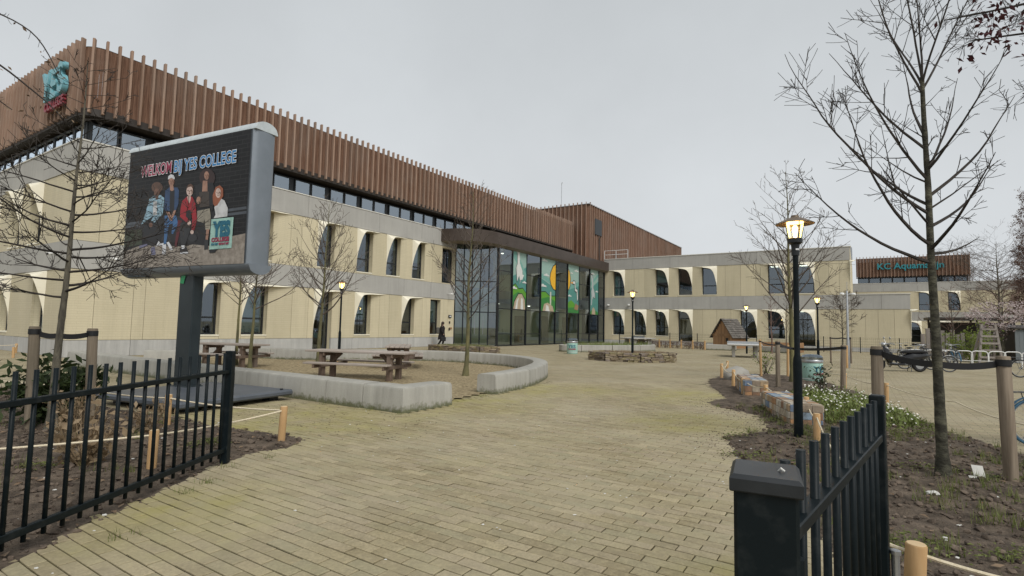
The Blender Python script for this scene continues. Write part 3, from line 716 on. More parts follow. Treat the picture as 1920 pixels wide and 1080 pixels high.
class Facade:
    """a wall plane with its own (s, p outward, z) frame in school axes"""
    def __init__(f, root, origin, along, outward):
        f.root = root; f.o = origin; f.a = Vector(along); f.n = Vector(outward)
    def P(f, s, p, z):
        q = f.o + f.a * s + f.n * p; return (q.x, q.y, z)
    def slab(f, mb, s0, s1, p0, p1, z0, z1):
        c = [f.P(s, p, z) for z in (z0, z1) for p in (p0, p1) for s in (s0, s1)]
        return mb.add(c, [(0, 2, 3, 1), (4, 5, 7, 6), (0, 1, 5, 4), (1, 3, 7, 5), (3, 2, 6, 7), (2, 0, 4, 6)])
    def panel(f, name, mt, s0, s1, z0, z1, t=.1, proud=0.0, gap=.008, label=None):
        mb = MB(); f.slab(mb, s0 + gap, s1 - gap, -t, proud, z0 + gap, z1 - gap); return mb.build(name, mt, f.root, label=label)
    def window(f, s0, s1, z0, z1, depth=.32, frame=.085, transom=.33, room='interior', blind=0.0, sill=True, door=False, lit=0):
        mb = MB(); d = -depth; fr = frame
        f.slab(mb, s0, s0 + fr, d - .06, d, z0, z1); f.slab(mb, s1 - fr, s1, d - .06, d, z0, z1)
        f.slab(mb, s0 + fr, s1 - fr, d - .06, d, z0, z0 + fr); f.slab(mb, s0 + fr, s1 - fr, d - .06, d, z1 - fr, z1)
        if transom: zt = z0 + (z1 - z0) * transom; f.slab(mb, s0 + fr, s1 - fr, d - .055, d - .003, zt - fr / 2, zt + fr / 2)
        w = mb.build('window' if not door else 'door', M['darkmetal'], f.root)
        mb = MB(); mb.poly([f.P(s0 + fr, d - .03, z0 + fr), f.P(s1 - fr, d - .03, z0 + fr), f.P(s1 - fr, d - .03, z1 - fr), f.P(s0 + fr, d - .03, z1 - fr)]); mb.build('pane', M['glass'], w)
        mb = MB()                                  # reveal
        for (sa, sb) in ((s0, s0), (s1, s1)): mb.poly([f.P(sa, -.1, z0), f.P(sa, d, z0), f.P(sa, d, z1), f.P(sa, -.1, z1)])
        mb.poly([f.P(s0, -.1, z1), f.P(s1, -.1, z1), f.P(s1, d, z1), f.P(s0, d, z1)])
        mb.build('reveal', M['cream'], w)
        mb = MB(); b = d - 1.6                     # room behind the pane
        c = [f.P(s, p, z) for z in (z0, z1) for p in (d - .065, b) for s in (s0 - .3, s1 + .3)]
        mb.add(c, [(0, 1, 3, 2), (4, 6, 7, 5), (1, 5, 7, 3), (0, 2, 6, 4), (2, 3, 7, 6)]); mb.build('room', M[room], w)
        if blind:
            zb = z1 - (z1 - z0) * blind; mb = MB(); mb.poly([f.P(s0 + fr, d - .11, zb), f.P(s1 - fr, d - .11, zb), f.P(s1 - fr, d - .11, z1 - fr), f.P(s0 + fr, d - .11, z1 - fr)]); mb.build('blind', M['blind'], w)
        if lit:
            for k in range(lit):
                mb = MB(); f.slab(mb, s0 + .15, s1 - .15, d - .5 - k * .5, d - .42 - k * .5, z1 - .12, z1 - .09); mb.build('room_lamp', M['ceil_light'], w)
        if sill:
            mb = MB(); f.slab(mb, s0 + .002, s1 - .002, d + .002, .03, z0 - .05, z0 + .012); mb.build('sill', M['hood'], w)
        return w
    def hood(f, s0, sgn, w, z0, z1, reach, proj=.42, k=.68):
        """cast hood pulled out of the panel at one upper corner of the opening"""
        h = z1 - z0
        E = [(0, z0 + .12 * h, .0), (.0, z0 + .33 * h, .02), (.045 * w, z0 + .5 * h, .09), (.1 * w, z0 + .66 * h, .18), (.17 * w, z0 + .8 * h, .27), (.3 * w, z0 + .893 * h, .34), (.52 * w, z0 + .932 * h, .35), (.9 * w, z0 + .953 * h, .27), (.6 * (w + reach), z0 + .97 * h, .13), (w + reach, z1 - .004, .0)]
        E = [(e[0] * (k if 1 < i < 7 else 1), e[1] + (.012 * h if k < 1 and 4 < i < 8 else 0), e[2]) for i, e in enumerate(E)]
        E = smooth_path([Vector(e) for e in E], 5); n = len(E)
        corner = int(n * .5)
        mb = MB(); T = .035
        def B(i):
            if i <= corner:
                return Vector((-.06 * (i / corner), z0 + .12 * h + (z1 - z0 - .12 * h + .01) * (i / corner) ** .8, .004))
            t = (i - corner) / (n - 1 - corner); return Vector((-.06 + (w + reach + .06) * t, z1 + .01, .004))
        rows = 5; pts = []
        for i in range(n):
            b, e = B(i), E[i]
            e = Vector((e.x, e.y, e.z * proj / .36 + .006))
            for j in range(rows):
                t = j / (rows - 1); q = b.lerp(e, t)
                q.z = b.z + (e.z - b.z) * (t ** .75)
                pts.append(f.P(s0 + sgn * q.x, q.z, q.y))
            q = e; pts.append(f.P(s0 + sgn * (q.x + .02), max(-.1, q.z - T), q.y - .012))     # lip
            pts.append(f.P(s0 + sgn * max(0.002, min(w, q.x)), -.1, min(z1, q.y + .02)))         # back to the wall
        m = rows + 2
        F = [(i * m + j, i * m + j + 1, (i + 1) * m + j + 1, (i + 1) * m + j) for i in range(n - 1) for j in range(m - 1)]
        mb.add(pts, F); return mb.build('window_hood', M['hood'], f.root, True)
    def storey(f, s0, s1, z0, z1, joints, opens):
        """wall panels between joints; opens = [(a, b, za, zb)]"""
        xs = sorted(set([s0, s1] + [j for j in joints if s0 < j < s1] + [o[0] for o in opens] + [o[1] for o in opens]))
        for a, b in zip(xs, xs[1:]):
            if b - a < .03: continue
            op = [o for o in opens if o[0] <= a + 1e-6 and o[1] >= b - 1e-6]
            if not op: f.panel('wall_panel', M['cream'], a, b, z0, z1)
            else:
                o = op[0]
                if o[2] - z0 > .05: f.panel('wall_panel', M['cream'], a, b, z0, o[2] - .05, gap=.006)
                if z1 - o[3] > .05: f.panel('wall_panel', M['cream'], a, b, o[3], z1, gap=.006)

main = thing('school_building', 'long cream school building with timber slatted top storey and glass entrance', 'building', W(8.05, 25.8), AX)
O = Vector((8.05, 25.8, 0))
A = Facade(main, Vector((-8.05, 0, 0)), (1, 0, 0), (0, -1, 0))           # long front, s = u
C = Facade(main, Vector((0, -25.8, 0)), (0, 1, 0), (-1, 0, 0))           # short end, s = v
Z = (.66, 3.47, 4.6, 7.4, 8.6)
# core mass behind the skins (rooms of the windows cut in front of it)
cm = MB(); cm.box(2.2, 60, 2.2, 14, 0, 12.3); cm.build('core', M['interior'], main)
# plinth, bands, copings
pl = [8.05, 10.3, 13.0, 15.9, 19.28]
for a, b in zip(pl, pl[1:]): A.panel('plinth_block', M['plinth'], a, b, 0, Z[0], proud=.02)
for a, b in zip((20.5, 22.07, 24.6, 26.8, 29.3), (22.07, 24.6, 26.8, 29.3, 31.7)): A.panel('plinth_block', M['plinth'], a, b, 0, Z[0], proud=.02)
for a, b in zip((25.8, 28.2, 31, 34, 37, 40), (28.2, 31, 34, 37, 40, 44)): C.panel('plinth_block', M['plinth'], a + (.02 if a == 25.8 else 0), b, 0, Z[0], proud=.02)
for z0, z1, js in ((Z[1], Z[2], (8.05, 12.4, 17.9, 22.15, 26.3, 29.0, 31.75)), (Z[3], Z[4], (8.05, 13.2, 18.6, 23.9, 27.9, 34.0))):
    for a, b in zip(js, js[1:]): A.panel('band_panel', M['band'], a, b, z0, z1, proud=.03)
    for a, b in zip((25.77, 30.5, 35.5, 40), (30.5, 35.5, 40, 44)): C.panel('band_panel', M['band'], a, b, z0, z1, proud=.03)
mb = MB(); A.slab(mb, 8.0, 34, -.35, .06, Z[4], Z[4] + .05); mb.build('coping', M['coping'], main)
mb = MB(); C.slab(mb, 25.87, 44, -.35, .06, Z[4], Z[4] + .05); mb.build('coping', M['coping'], main)
# ground floor and first floor openings of the long front
GZ, UZ = (.86, 3.36), (4.72, 7.26)
gw = [(12.9, 14.0), (15.1, 16.45), (22.2, 23.45), (26.2, 27.4), (29.05, 30.15)]
uw = [(15.3, 16.55), (19.35, 20.5), (22.2, 23.45), (24.65, 25.88), (27.05, 28.28), (30.2, 31.68)]
A.storey(8.05, 31.75, Z[0], Z[1], (8.93, 10.3, 10.75, 17.87, 18.9, 21.0, 25.03, 24.2, 28.2, 31.0), [(a, b, GZ[0], GZ[1]) for a, b in gw] + [(19.28, 20.5, 0.0, 3.3)])
A.storey(8.05, 31.75, Z[2], Z[3], (8.93, 10.3, 12.4, 14.2, 17.6, 18.3, 21.3, 29.1), [(a, b, UZ[0], UZ[1]) for a, b in uw])
for i, (a, b) in enumerate(gw):
    A.window(a, b, GZ[0], GZ[1], room='warmroom' if i > 1 else 'interior', blind=(.0, .95, .62, .0, .66)[i], lit=(0, 0, 1, 1, 1)[i])
A.window(19.28, 20.5, .02, 3.3, transom=.72, room='warmroom', sill=False, door=True, lit=1)
for i, (a, b) in enumerate(uw): A.window(a, b, UZ[0], UZ[1], blind=(0, .35, 0, .3, .55, 0)[i], sill=i < 5)
for (a, b), rc in zip(gw[:4] + [(19.28, 20.5)], (.6, 1.6, 1.3, 1.0, 1.0)): A.hood(a, 1, b - a, GZ[0] if a != 19.28 else .4, Z[1] - .02, rc)
for (a, b), rc in zip(uw[:5], (1.2, .8, .7, .65, .5)): A.hood(a, 1, b - a, UZ[0], Z[3] - .02, rc)
# short end
cg = [(28.2, 29.7), (32.6, 34.1), (36.8, 38.2)]; cu = [(29.35, 30.85), (32.0, 33.5), (35.0, 36.5), (38.5, 40)]
C.storey(25.9, 44, Z[0], Z[1], (27.4, 31.0, 35.4), [(a, b, GZ[0], GZ[1]) for a, b in cg])
C.storey(25.9, 44, Z[2], Z[3], (27.4, 34.2, 37.6), [(a, b, UZ[0], UZ[1]) for a, b in cu])
for a, b in cg: C.window(a, b, GZ[0], GZ[1]); C.hood(a, 1, b - a, GZ[0], Z[1] - .02, 1.2)
for a, b in cu: C.window(a, b, UZ[0], UZ[1]); C.hood(a, 1, b - a, UZ[0], Z[3] - .02, .9)
# strip windows under the timber storey
def strip(f, edges, z0, z1):
    for a, b in edges:
        mb = MB(); fr = .06
        f.slab(mb, a, a + fr, -.35, -.28, z0, z1); f.slab(mb, b - fr, b, -.35, -.28, z0, z1)
        f.slab(mb, a + fr, b - fr, -.35, -.28, z0, z0 + fr); f.slab(mb, a + fr, b - fr, -.35, -.28, z1 - fr, z1)
        w = mb.build('strip_window', M['darkmetal'], main)
        mb = MB(); mb.poly([f.P(a + fr, -.31, z0 + fr), f.P(b - fr, -.31, z0 + fr), f.P(b - fr, -.31, z1 - fr), f.P(a + fr, -.31, z1 - fr)]); mb.build('pane', M['glass_strip'], w)
        c = [f.P(s, p, z) for z in (z0, z1) for p in (-.36, -1.3) for s in (a, b)]
        mb = MB(); mb.add(c, [(0, 1, 3, 2), (4, 6, 7, 5), (1, 5, 7, 3), (0, 2, 6, 4), (2, 3, 7, 6)]); mb.build('room', M['blind'] if int(a * 7) % 3 else M['interior'], w)
ed = []; s = 8.45
while s < 33.0:
    ed.append((s, s + 1.02)); ed.append((s + 1.06, s + 2.08)); s += 2.36
strip(A, ed, 8.67, 9.46)
strip(C, [(26.3 + i * 1.12, 27.36 + i * 1.12) for i in range(15)], 8.67, 9.46)
for f, a, b in ((A, 8.05, 34), (C, 25.8, 44)):
    mb = MB(); f.slab(mb, a + .3, b, -.5, -.36, 8.65, 9.5); mb.build('strip_backing', M['darkmetal'], main)
# timber storey: rounded corner, boards and slats
OV, OE, RC = .42, .15, .8                           # overhang front / end, corner radius
cu_, cv_ = 8.05 - OE + RC, 25.8 - OV + RC           # corner circle centre
LC, LA = 44 - cv_, RC * pi / 2; LF = 50.9 - cu_
def top_path(off):
    def fn(s):
        if s < LC: u, v, a = 8.05 - OE, 44 - s, -pi / 2
        elif s < LC + LA:
            t = (s - LC) / RC; u, v, a = cu_ - RC * cos(t), cv_ - RC * sin(t), -pi / 2 + t
        else: u, v, a = cu_ + s - LC - LA, 25.8 - OV, 0.0
        nx, ny = sin(a), -cos(a); return u + nx * off - O.x, v + ny * off - O.y, a
    return fn
LT = LC + LA + LF
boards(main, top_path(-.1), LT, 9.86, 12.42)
slats(main, top_path(.0), LT, .43, 9.7, 12.74, .085, .16, start=.05)
# soffit and roof under / over the timber storey
ns = 60
def ring_sheet(off_a, off_b, za, zb, name, mt):
    mb = MB(); fa, fb_ = top_path(off_a), top_path(off_b)
    S = [LC * i / 6 for i in range(7)] + [LC + LA * i / 12 for i in range(1, 13)] + [LC + LA + LF * i / 10 for i in range(1, 11)]
    for s in S:
        a, b = fa(s), fb_(s); mb.v += [Vector((a[0], a[1], za)), Vector((b[0], b[1], zb))]
    mb.f = [(2 * i, 2 * i + 2, 2 * i + 3, 2 * i + 1) for i in range(len(S) - 1)]
    return mb.build(name, mt, main)
ring_sheet(-.08, -1.4, 9.78, 9.5, 'soffit', M['soffit']); ring_sheet(-.06, -.06, 9.6, 9.9, 'drip_board', M['soffit'])
ring_sheet(-.08, -1.4, 12.44, 12.36, 'roof_edge', M['coping'])
# YES COLLEGE letters on the short end
sg = thing('facade_sign', 'teal and red letters YES COLLEGE on the timber corner', 'sign', W(8.05 - OE - .12, 27.7, 10.55), AX - pi / 2)
for ch, x, dz, s_, rot in (('Y', -.78, .0, 1.8, .0), ('E', .06, .0, 1.7, .0), ('S', .86, .1, 1.8, -.14)):
    me = text_mesh(ch, s_, .1, .045, .8); o = obj('letter', me, M['teal'], sg, loc=(x, -.1, dz), rot=(0, rot, 0))
me = text_mesh('COLLEGE', .52, .06, .02, .95); obj('letter', me, M['redletter'], sg, loc=(.05, -.08, -.42))
for x in (-.9, .9):
    mb = MB(); mb.bar((x, 0, .1), (x, .1, .1), .05); mb.build('bracket', M['darkmetal'], sg)

# ---- entrance: glass hall under a bronze canopy
ent = thing('glass_entrance', 'tall glass entrance hall with four printed mural panels under brown canopy', 'entrance', W(33.75, 23.2), AX)
EO = Vector((33.75, 23.2, 0))
def E_(u, v, z): return (u - EO.x, v - EO.y, z)
mul = [33.75, 35.75, 37.9, 40.3, 43.0, 45.4, 47.85, 50.4, 52.55, 54.1]
gz = 7.72
def ebox(mb, u0, u1, v0, v1, z0, z1): return mb.box(u0 - EO.x, u1 - EO.x, v0 - EO.y, v1 - EO.y, z0, z1)
for i, u in enumerate(mul):
    mb = MB(); wd = .16 if i == 0 else .06; ebox(mb, u - wd / 2, u + wd / 2, 23.14, 23.32, 0, gz); mb.build('mullion', M['darkmetal'], ent)
for i, (a, b) in enumerate(zip(mul, mul[1:])):
    lv = [.06, .95, 2.9, gz - .03] if i not in (3, 5) else [.06, 2.9, gz - .03]
    if i not in (1, 3, 5, 7): lv = lv[:-1] + [5.85, lv[-1]]
    for z in lv[1:-1] + [.04, gz - .04]:
        mb = MB(); ebox(mb, a + .03, b - .03, 23.17, 23.27, z - .03, z + .03); mb.build('transom', M['darkmetal'], ent)
    for z0, z1 in zip(lv, lv[1:]):
        mb = MB(); mb.poly([E_(a + .03, 23.22, z0 + .03), E_(b - .03, 23.22, z0 + .03), E_(b - .03, 23.22, z1 - .03), E_(a + .03, 23.22, z1 - .03)]); mb.build('pane', M['glassbox'], ent)
# slanting doors at the near side
p0, p1 = Vector((31.75, 25.78)), Vector((33.7, 23.25))
for k in range(5):
    a, b = p0.lerp(p1, k / 5), p0.lerp(p1, (k + 1) / 5)
    mb = MB(); mb.bar(E_(a.x, a.y, 0), E_(a.x, a.y, gz), .07); mb.build('mullion', M['darkmetal'], ent)
    for z0, z1 in ((.05, 2.55), (2.62, 4.9), (4.96, gz)):
        mb = MB(); mb.poly([E_(a.x, a.y, z0), E_(b.x, b.y, z0), E_(b.x, b.y, z1), E_(a.x, a.y, z1)]); mb.build('pane', M['glassbox'], ent)
    for z in (2.58, 4.93):
        mb = MB(); mb.bar(E_(a.x, a.y, z), E_(b.x, b.y, z), .07, .08); mb.build('transom', M['darkmetal'], ent)
for k in (1.6, 2.4, 3.4):
    a = p0.lerp(p1, k / 5) + Vector((-.1, -.08)); mb = MB(); mb.tube([E_(a.x, a.y, .9), E_(a.x, a.y, 2.3)], .022, 8); mb.build('door_handle', M['steel'], ent)
# back wall of the hall, floors, columns
mb = MB(); ebox(mb, 31.9, 54.2, 25.9, 26.0, 0, gz); mb.build('hall_wall', M['cream'], ent)
for a, b, z0, z1 in ((36.2, 37.6, 0, 2.6), (40.4, 42.4, 0, 2.5), (45.2, 46.6, 0, 2.6), (49.6, 51.2, 0, 2.6), (35.2, 36.8, 4.7, 7.2), (39.5, 41, 4.7, 7.2), (44.4, 46, 4.7, 7.2), (48.9, 50.4, 4.7, 7.2)):
    mb = MB(); ebox(mb, a, b, 25.84, 25.89, z0, z1); mb.build('hall_opening', M['warmroom'] if z0 == 0 else M['darkmetal'], ent)
mb = MB(); ebox(mb, 33.0, 54.2, 25.0, 25.85, 3.5, 4.5); mb.build('gallery', M['band'], ent)
mb = MB(); ebox(mb, 32.6, 54.2, 23.4, 25.8, .005, .03); mb.build('hall_floor', M['plinth'], ent)
for u, v, z in ((36, 24.4, 7.5), (39, 24.4, 7.5), (43, 24.4, 7.5), (48, 24.4, 7.5), (37, 25.4, 3.44), (42, 25.4, 3.44), (47, 25.4, 3.44)):
    mb = MB(); mb.lathe([(.01, z - .06), (.11, z - .05), (.11, z)], 10, E_(u, v, 0)); mb.build('ceiling_lamp', M['ceil_light'], ent)
# canopy with its rounded near corner
cp = [(29.95, 25.77), (30.15, 24.9), (30.7, 23.9), (31.5, 23.2), (32.6, 22.85), (34.0, 22.75), (40, 22.75), (47, 22.75), (54.25, 22.75)]
cp = [tuple(p) for p in smooth_path([Vector(p) for p in cp], 4)]
mb = MB(); n = len(cp)
for (u, v) in cp: mb.v += [Vector(E_(u, v, 7.72)), Vector(E_(u, v, 8.62))]
mb.f = [(2 * i, 2 * i + 2, 2 * i + 3, 2 * i + 1) for i in range(n - 1)]
mb.build('canopy_fascia', M['canopy'], ent, True)
inn = [(30.6, 25.77)] + [(u + (.35 if v > 23.2 else 0), v + .42) for u, v in cp[4:-1]] + [(54.25, 23.17)]
low = MB(); k = len(inn); m_ = cp[3:]
pts_o = [E_(u, v, 7.72) for u, v in cp]; pts_i = [E_(u, v, 7.58) for u, v in inn]
low.v = [Vector(p) for p in pts_o + pts_i]
for i in range(n - 1):
    a = min(len(inn) - 1, int(i * len(inn) / n)); b = min(len(inn) - 1, int((i + 1) * len(inn) / n))
    low.f.append((i, i + 1, n + b, n + a) if a != b else (i, i + 1, n + a))
low.build('canopy_underside', M['canopy_under'], ent)
mb = MB(); mb.v = [Vector(E_(u, v, 8.615)) for u, v in cp] + [Vector(E_(54.25, 25.77, 8.615))]; mb.f = [tuple(range(len(mb.v)))]; mb.build('canopy_roof', M['soffit'], ent)
mb = MB(); mb.v = [Vector(E_(u, v, 7.75)) for u, v in inn] + [Vector(E_(54.25, 25.9, 7.75))]; mb.f = [tuple(range(len(mb.v)))]; mb.build('hall_ceiling', M['canopy_under'], ent)
# printed murals on the tall panes
def flat(parent, name, pts, c, y, mp):
    key = 'print_%d_%d_%d' % tuple(int(x * 999) for x in c)
    if key not in M: M[key] = plain(key, c, .5)
    mb = MB(); mb.poly([mp(a, b, y) for a, b in pts]); return mb.build(name, M[key], parent)
def blobpts(cx, cy, pts): return [(cx + a, cy + b) for a, b in pts]
CL = [(-.35, 0), (-.3, .08), (-.17, .09), (-.1, .17), (.05, .18), (.12, .1), (.28, .1), (.36, 0)]
def mural(i, art):
    a, b = mul[i] + .05, mul[i + 1] - .05; z0, z1 = 2.95, gz - .06
    mp = lambda s, z, y: E_(s, 23.2 - y, z)
    mu = flat(ent, 'mural', [(a, z0), (b, z0), (b, z1), (a, z1)], (.28, .42, .37), .0, mp)
    mu['label'] = 'printed mural panel with green hills and sky'
    k = [0]
    for pts, c in art:
        k[0] += 1; y = .004 + .0025 * k[0]
        pp = [(a + (b - a) * min(1, max(0, s)), z0 + (z1 - z0) * min(1, max(0, t))) for s, t in pts]
        flat(mu, 'print_shape', pp, c, y, mp)
G1, G2, TE, TL, WH, BK, SU, BR = (.1, .3, .03), (.04, .2, .05), (.08, .25, .22), (.16, .36, .31), (.62, .63, .6), (.012, .02, .018), (.75, .42, .03), (.42, .34, .24)
cloud = lambda x, y, s=1: [(x + p * s, y + q * s * .42) for p, q in CL]
wing = lambda ox, oy, s: [(ox + p * s, oy + q * s) for p, q in ((.0, .0), (.12, .1), (.1, .34), (-.12, .5), (.16, .5), (.3, .38), (.34, .12), (.6, -.05), (.62, -.2), (.3, -.16), (.1, -.3), (.06, -.14))]
mural(1, [([(0, .55), (1, .75), (1, 0), (0, 0)], TE), ([(0, 1), (.25, 1), (1, .62), (1, .5), (0, .9)], TL), ([(0, .4), (.2, .44), (.45, .36), (.75, .38), (1, .3), (1, .1), (0, .1)], BK), ([(0, .385), (.2, .425), (.45, .345), (.75, .365), (1, .285), (1, .1), (0, .1)], G1), ([(0, .22), (.4, .3), (1, .2), (1, 0), (0, 0)], G2),
          ([(.02, 0), (.12, .14), (.4, .27), (.7, .28), (.95, .18), (1, 0)], BK), ([(.06, 0), (.16, .13), (.42, .255), (.68, .265), (.9, .17), (.95, 0)], BR), ([(.2, 0), (.3, .15), (.45, .2), (.38, .1), (.36, 0)], WH), ([(.6, 0), (.62, .2), (.75, .18), (.8, 0)], WH),
          (wing(.2, .7, .85), BK), (wing(.22, .705, .78), WH), ([(.42, .62), (.8, .6), (.7, .52), (.5, .5)], WH), ([(.5, .5), (.6, .5), (.45, .42)], (.3, .32, .33)), (cloud(.85, .46, .5), WH), (cloud(.1, .34, .6), WH)])
mural(3, [([(0, .6), (1, .45), (1, 0), (0, 0)], TE), ([(0, .62), (1, .47), (1, .56), (0, .7)], TL), ([(0, .36), (.3, .37), (.6, .3), (1, .31), (1, .1), (0, .1)], BK), ([(0, .345), (.3, .355), (.6, .285), (1, .295), (1, .1), (0, .1)], G1), ([(0, .22), (.5, .27), (1, .2), (1, 0), (0, 0)], G2),
          ([(1, .93), (.8, .88), (.62, .74), (.58, .62), (.66, .5), (.85, .42), (1, .4)], BK), ([(1, .91), (.82, .865), (.65, .73), (.61, .62), (.69, .51), (.86, .435), (1, .42)], SU), (cloud(.2, .93, .6), WH), (cloud(.35, .66, .6), WH), (cloud(.12, .45, .7), WH),
          ([(.6, 0), (.6, .36), (.66, .38), (.7, .36), (.7, 0)], (.5, .5, .42)), ([(.1, 0), (.2, .13), (.45, .16), (.8, .1), (.9, 0)], BR), ([(.3, 0), (.35, .12), (.5, .1), (.6, 0)], WH)])
mural(5, [([(0, .5), (1, .62), (1, 0), (0, 0)], TE), ([(0, .45), (1, .57), (1, .66), (0, .54)], TL), ([(0, .9), (.15, .84), (.25, .7), (.22, .55), (.1, .46), (0, .44)], BK), ([(0, .885), (.12, .83), (.21, .7), (.18, .56), (.08, .475), (0, .46)], SU), ([(0, .2), (.3, .26), (.6, .2), (.7, .1), (0, .08)], G1), ([(0, .1), (.7, .12), (1, .06), (1, 0), (0, 0)], G2),
          ([(.38, .62), (.5, .68), (.66, .66), (.72, .52), (.9, .5), (.98, .3), (.86, .22), (.78, .42), (.62, .44), (.58, .58), (.44, .58)], BK), ([(.42, .63), (.52, .665), (.64, .645), (.7, .5), (.86, .49), (.93, .3), (.85, .25), (.8, .44), (.64, .46), (.6, .6), (.46, .6)], WH), ([(.2, .61), (.42, .64), (.44, .6)], (.7, .3, .03)), (cloud(.75, .86, .6), WH), (cloud(.15, .33, .5), WH), (cloud(.3, .8, .4), WH), ([(.55, .08), (.7, .2), (.98, .16), (.9, .06)], (.3, .18, .1))])
mural(7, [([(0, .55), (1, .75), (1, 0), (0, 0)], TE), ([(0, .6), (1, .86), (1, .92), (0, .68)], TL), (wing(.12, .5, .8), BK), (wing(.14, .5, .72), (.42, .46, .46)), ([(.1, .2), (.2, .45), (.3, .45), (.22, .2)], (.4, .44, .45)), ([(0, 0), (.1, .08), (.5, .1), (1, .05), (1, 0)], G2), ([(.2, 0), (.25, .12), (.42, .16), (.6, .1), (.66, 0)], BR), (cloud(.8, .5, .5), WH), (cloud(.3, .88, .6), WH)])

# ---- timber block rising behind the entrance
tb = thing('timber_block', 'tall brown timber clad roof block behind the glass entrance', 'building', W(51, 23.7), AX)
def tb_path(off, corner=.5):
    def fn(s):
        if s < 11: u, v, a = 0.0, 11.5 - s, -pi / 2
        elif s < 11 + .5 * pi / 2:
            t = (s - 11) / .5; u, v, a = .5 - .5 * cos(t), .5 - .5 * sin(t), -pi / 2 + t
        else: u, v, a = .5 + (s - 11 - .5 * pi / 2), 0.0, 0.0
        return u + sin(a) * off, v - cos(a) * off, a
    return fn
TL_ = 11 + .5 * pi / 2 + 34.5
boards(tb, tb_path(-.06), TL_, 8.2, 14.6, .16)
slats(tb, tb_path(0), 11.8, .5, 8.2, 14.85, .08, .12, start=.2)
slats(tb, tb_path(0), TL_, .62, 8.2, 14.72, .07, .08, start=12.1)
mb = MB(); mb.box(.3, 35, .3, 11.4, 8, 14.55); mb.build('core', M['soffit'], tb)
mb = MB(); mb.box(-.02, 35.1, -.06, 11.5, 14.6, 14.66); mb.build('coping', M['steel'], tb)
for (x0, x1, y0, y1, z0, z1) in ((1.5, 3.3, -.09, -.05, 11.6, 13.3), ):
    mb = MB(); mb.box(x0, x1, y0, y1, z0, z1); mb.build('window', M['darkmetal'], tb)
mb = MB(); mb.box(-.11, -.07, 4.9, 7.3, 12.6, 14.0); mb.build('window', M['darkmetal'], tb)
for x, z in ((2.6, 11.4), (7.4, 10.4), (12.4, 9.9)):
    mb = MB(); mb.box(x, x + .16, -.1, -.06, 8.6, z); mb.build('vent_slot', M['soffit'], tb)
mb = MB(); mb.tube([(.3, 3.4, 14.5), (.3, 3.4, 17.2), (.25, 3.3, 17.4)], .03, 6); mb.build('antenna', M['steel'], tb)

# ---- the wing closing the yard
wing_b = thing('school_wing', 'two storey cream wing with arched window hoods closing the yard', 'building', W(54.3, 0.6), AX)
WF = Facade(wing_b, Vector((0, -.6, 0)), (0, 1, 0), (-1, 0, 0))
WZ = (.35, 3.6, 4.84, 7.84, 9.0)
wgw = [(20.98, 22.32), (18.6, 19.93), (16.28, 17.65), (8.04, 9.45), (5.7, 7.1)]; wdo = [(13.91, 15.33), (3.31, 4.64)]
wuw = [(20.97, 22.26), (16.27, 17.63), (13.92, 15.29), (11.58, 12.98), (5.64, 7.05), (3.31, 4.68)]
mb = MB(); mb.box(2.3, 15, .3, 22.4, 0, 8.8); mb.build('core', M['interior'], wing_b)
js = (23.3, 21, 18.2, 15.3, 12.2, 9.2, 6.2, 3.2, .6)
for b, a in zip(js, js[1:]):
    WF.panel('plinth_block', M['plinth'], a, b, 0, WZ[0], proud=.02)
    WF.panel('band_panel', M['band'], a, b, WZ[1], WZ[2], proud=.03)
js = (23.3, 20.1, 16.1, 12.2, 8.0, 4.2, .6)
for b, a in zip(js, js[1:]): WF.panel('band_panel', M['band'], a, b, WZ[3], WZ[4], proud=.03)
WF.storey(.6, 23.3, WZ[0], WZ[1], (12.9, 11.6, 10.3, 2.2), [(a, b, .9, 3.5) for a, b in wgw] + [(a, b, .3, 3.5) for a, b in wdo])
WF.storey(.6, 23.3, WZ[2], WZ[3], (19.9, 18.75, 10.8, 9.4, 8.1, 2.2, 1.4), [(a, b, 5.02, 7.72) for a, b in wuw])
for i, (a, b) in enumerate(wgw): WF.window(a, b, .9, 3.5, room='warmroom' if i in (1, 2, 3) else 'interior', lit=(0, 1, 1, 1, 0)[i]); WF.hood(a, 1, b - a, .9, WZ[1] - .02, .75, .34, 1.25)
for a, b in wdo: WF.window(a, b, .36, 3.5, room='warmroom', transom=.74, sill=False, door=True, lit=1); WF.hood(a, 1, b - a, .6, WZ[1] - .02, .75, .34, 1.25)
for i, (a, b) in enumerate(wuw): WF.window(a, b, 5.02, 7.72, lit=(0, 0, 0, 0, 2, 2)[i], blind=(0, .5, 0, 0, 0, 0)[i]); WF.hood(a, 1, b - a, 5.02, WZ[3] - .02, .8, .34, 1.25)
mb = MB(); WF.slab(mb, .5, 23.3, -.5, .07, WZ[4], WZ[4] + .07); mb.build('coping', M['coping'], wing_b)
mb = MB(); mb.box(.02, 18, -.02, .08, 0, 9.0); mb.build('end_wall', M['cream'], wing_b)
mb = MB(); mb.box(.4, 18, .1, 22.6, 8.8, 8.95); mb.build('roof', M['steel'], wing_b)
# rounded lip at the free end of the upper floor
WF.hood(.6, -1, .2, 5.0, WZ[3] - .02, .2, .3)
for (v0, v1) in ((20.2, 22.9),):
    mb = MB()
    for z in (9.6, 10.05): mb.bar((.5, v0, z), (.5, v1, z), .045)
    for v in (v0, (v0 + v1) / 2, v1): mb.bar((.5, v, 8.95), (.5, v, 10.05), .05)
    mb.build('roof_railing', M['whitepaint'], wing_b)
mb = MB(); mb.box(10, 12, -.1, 1.6, 9.0, 10.3); mb.build('roof_plant', M['steel'], wing_b)
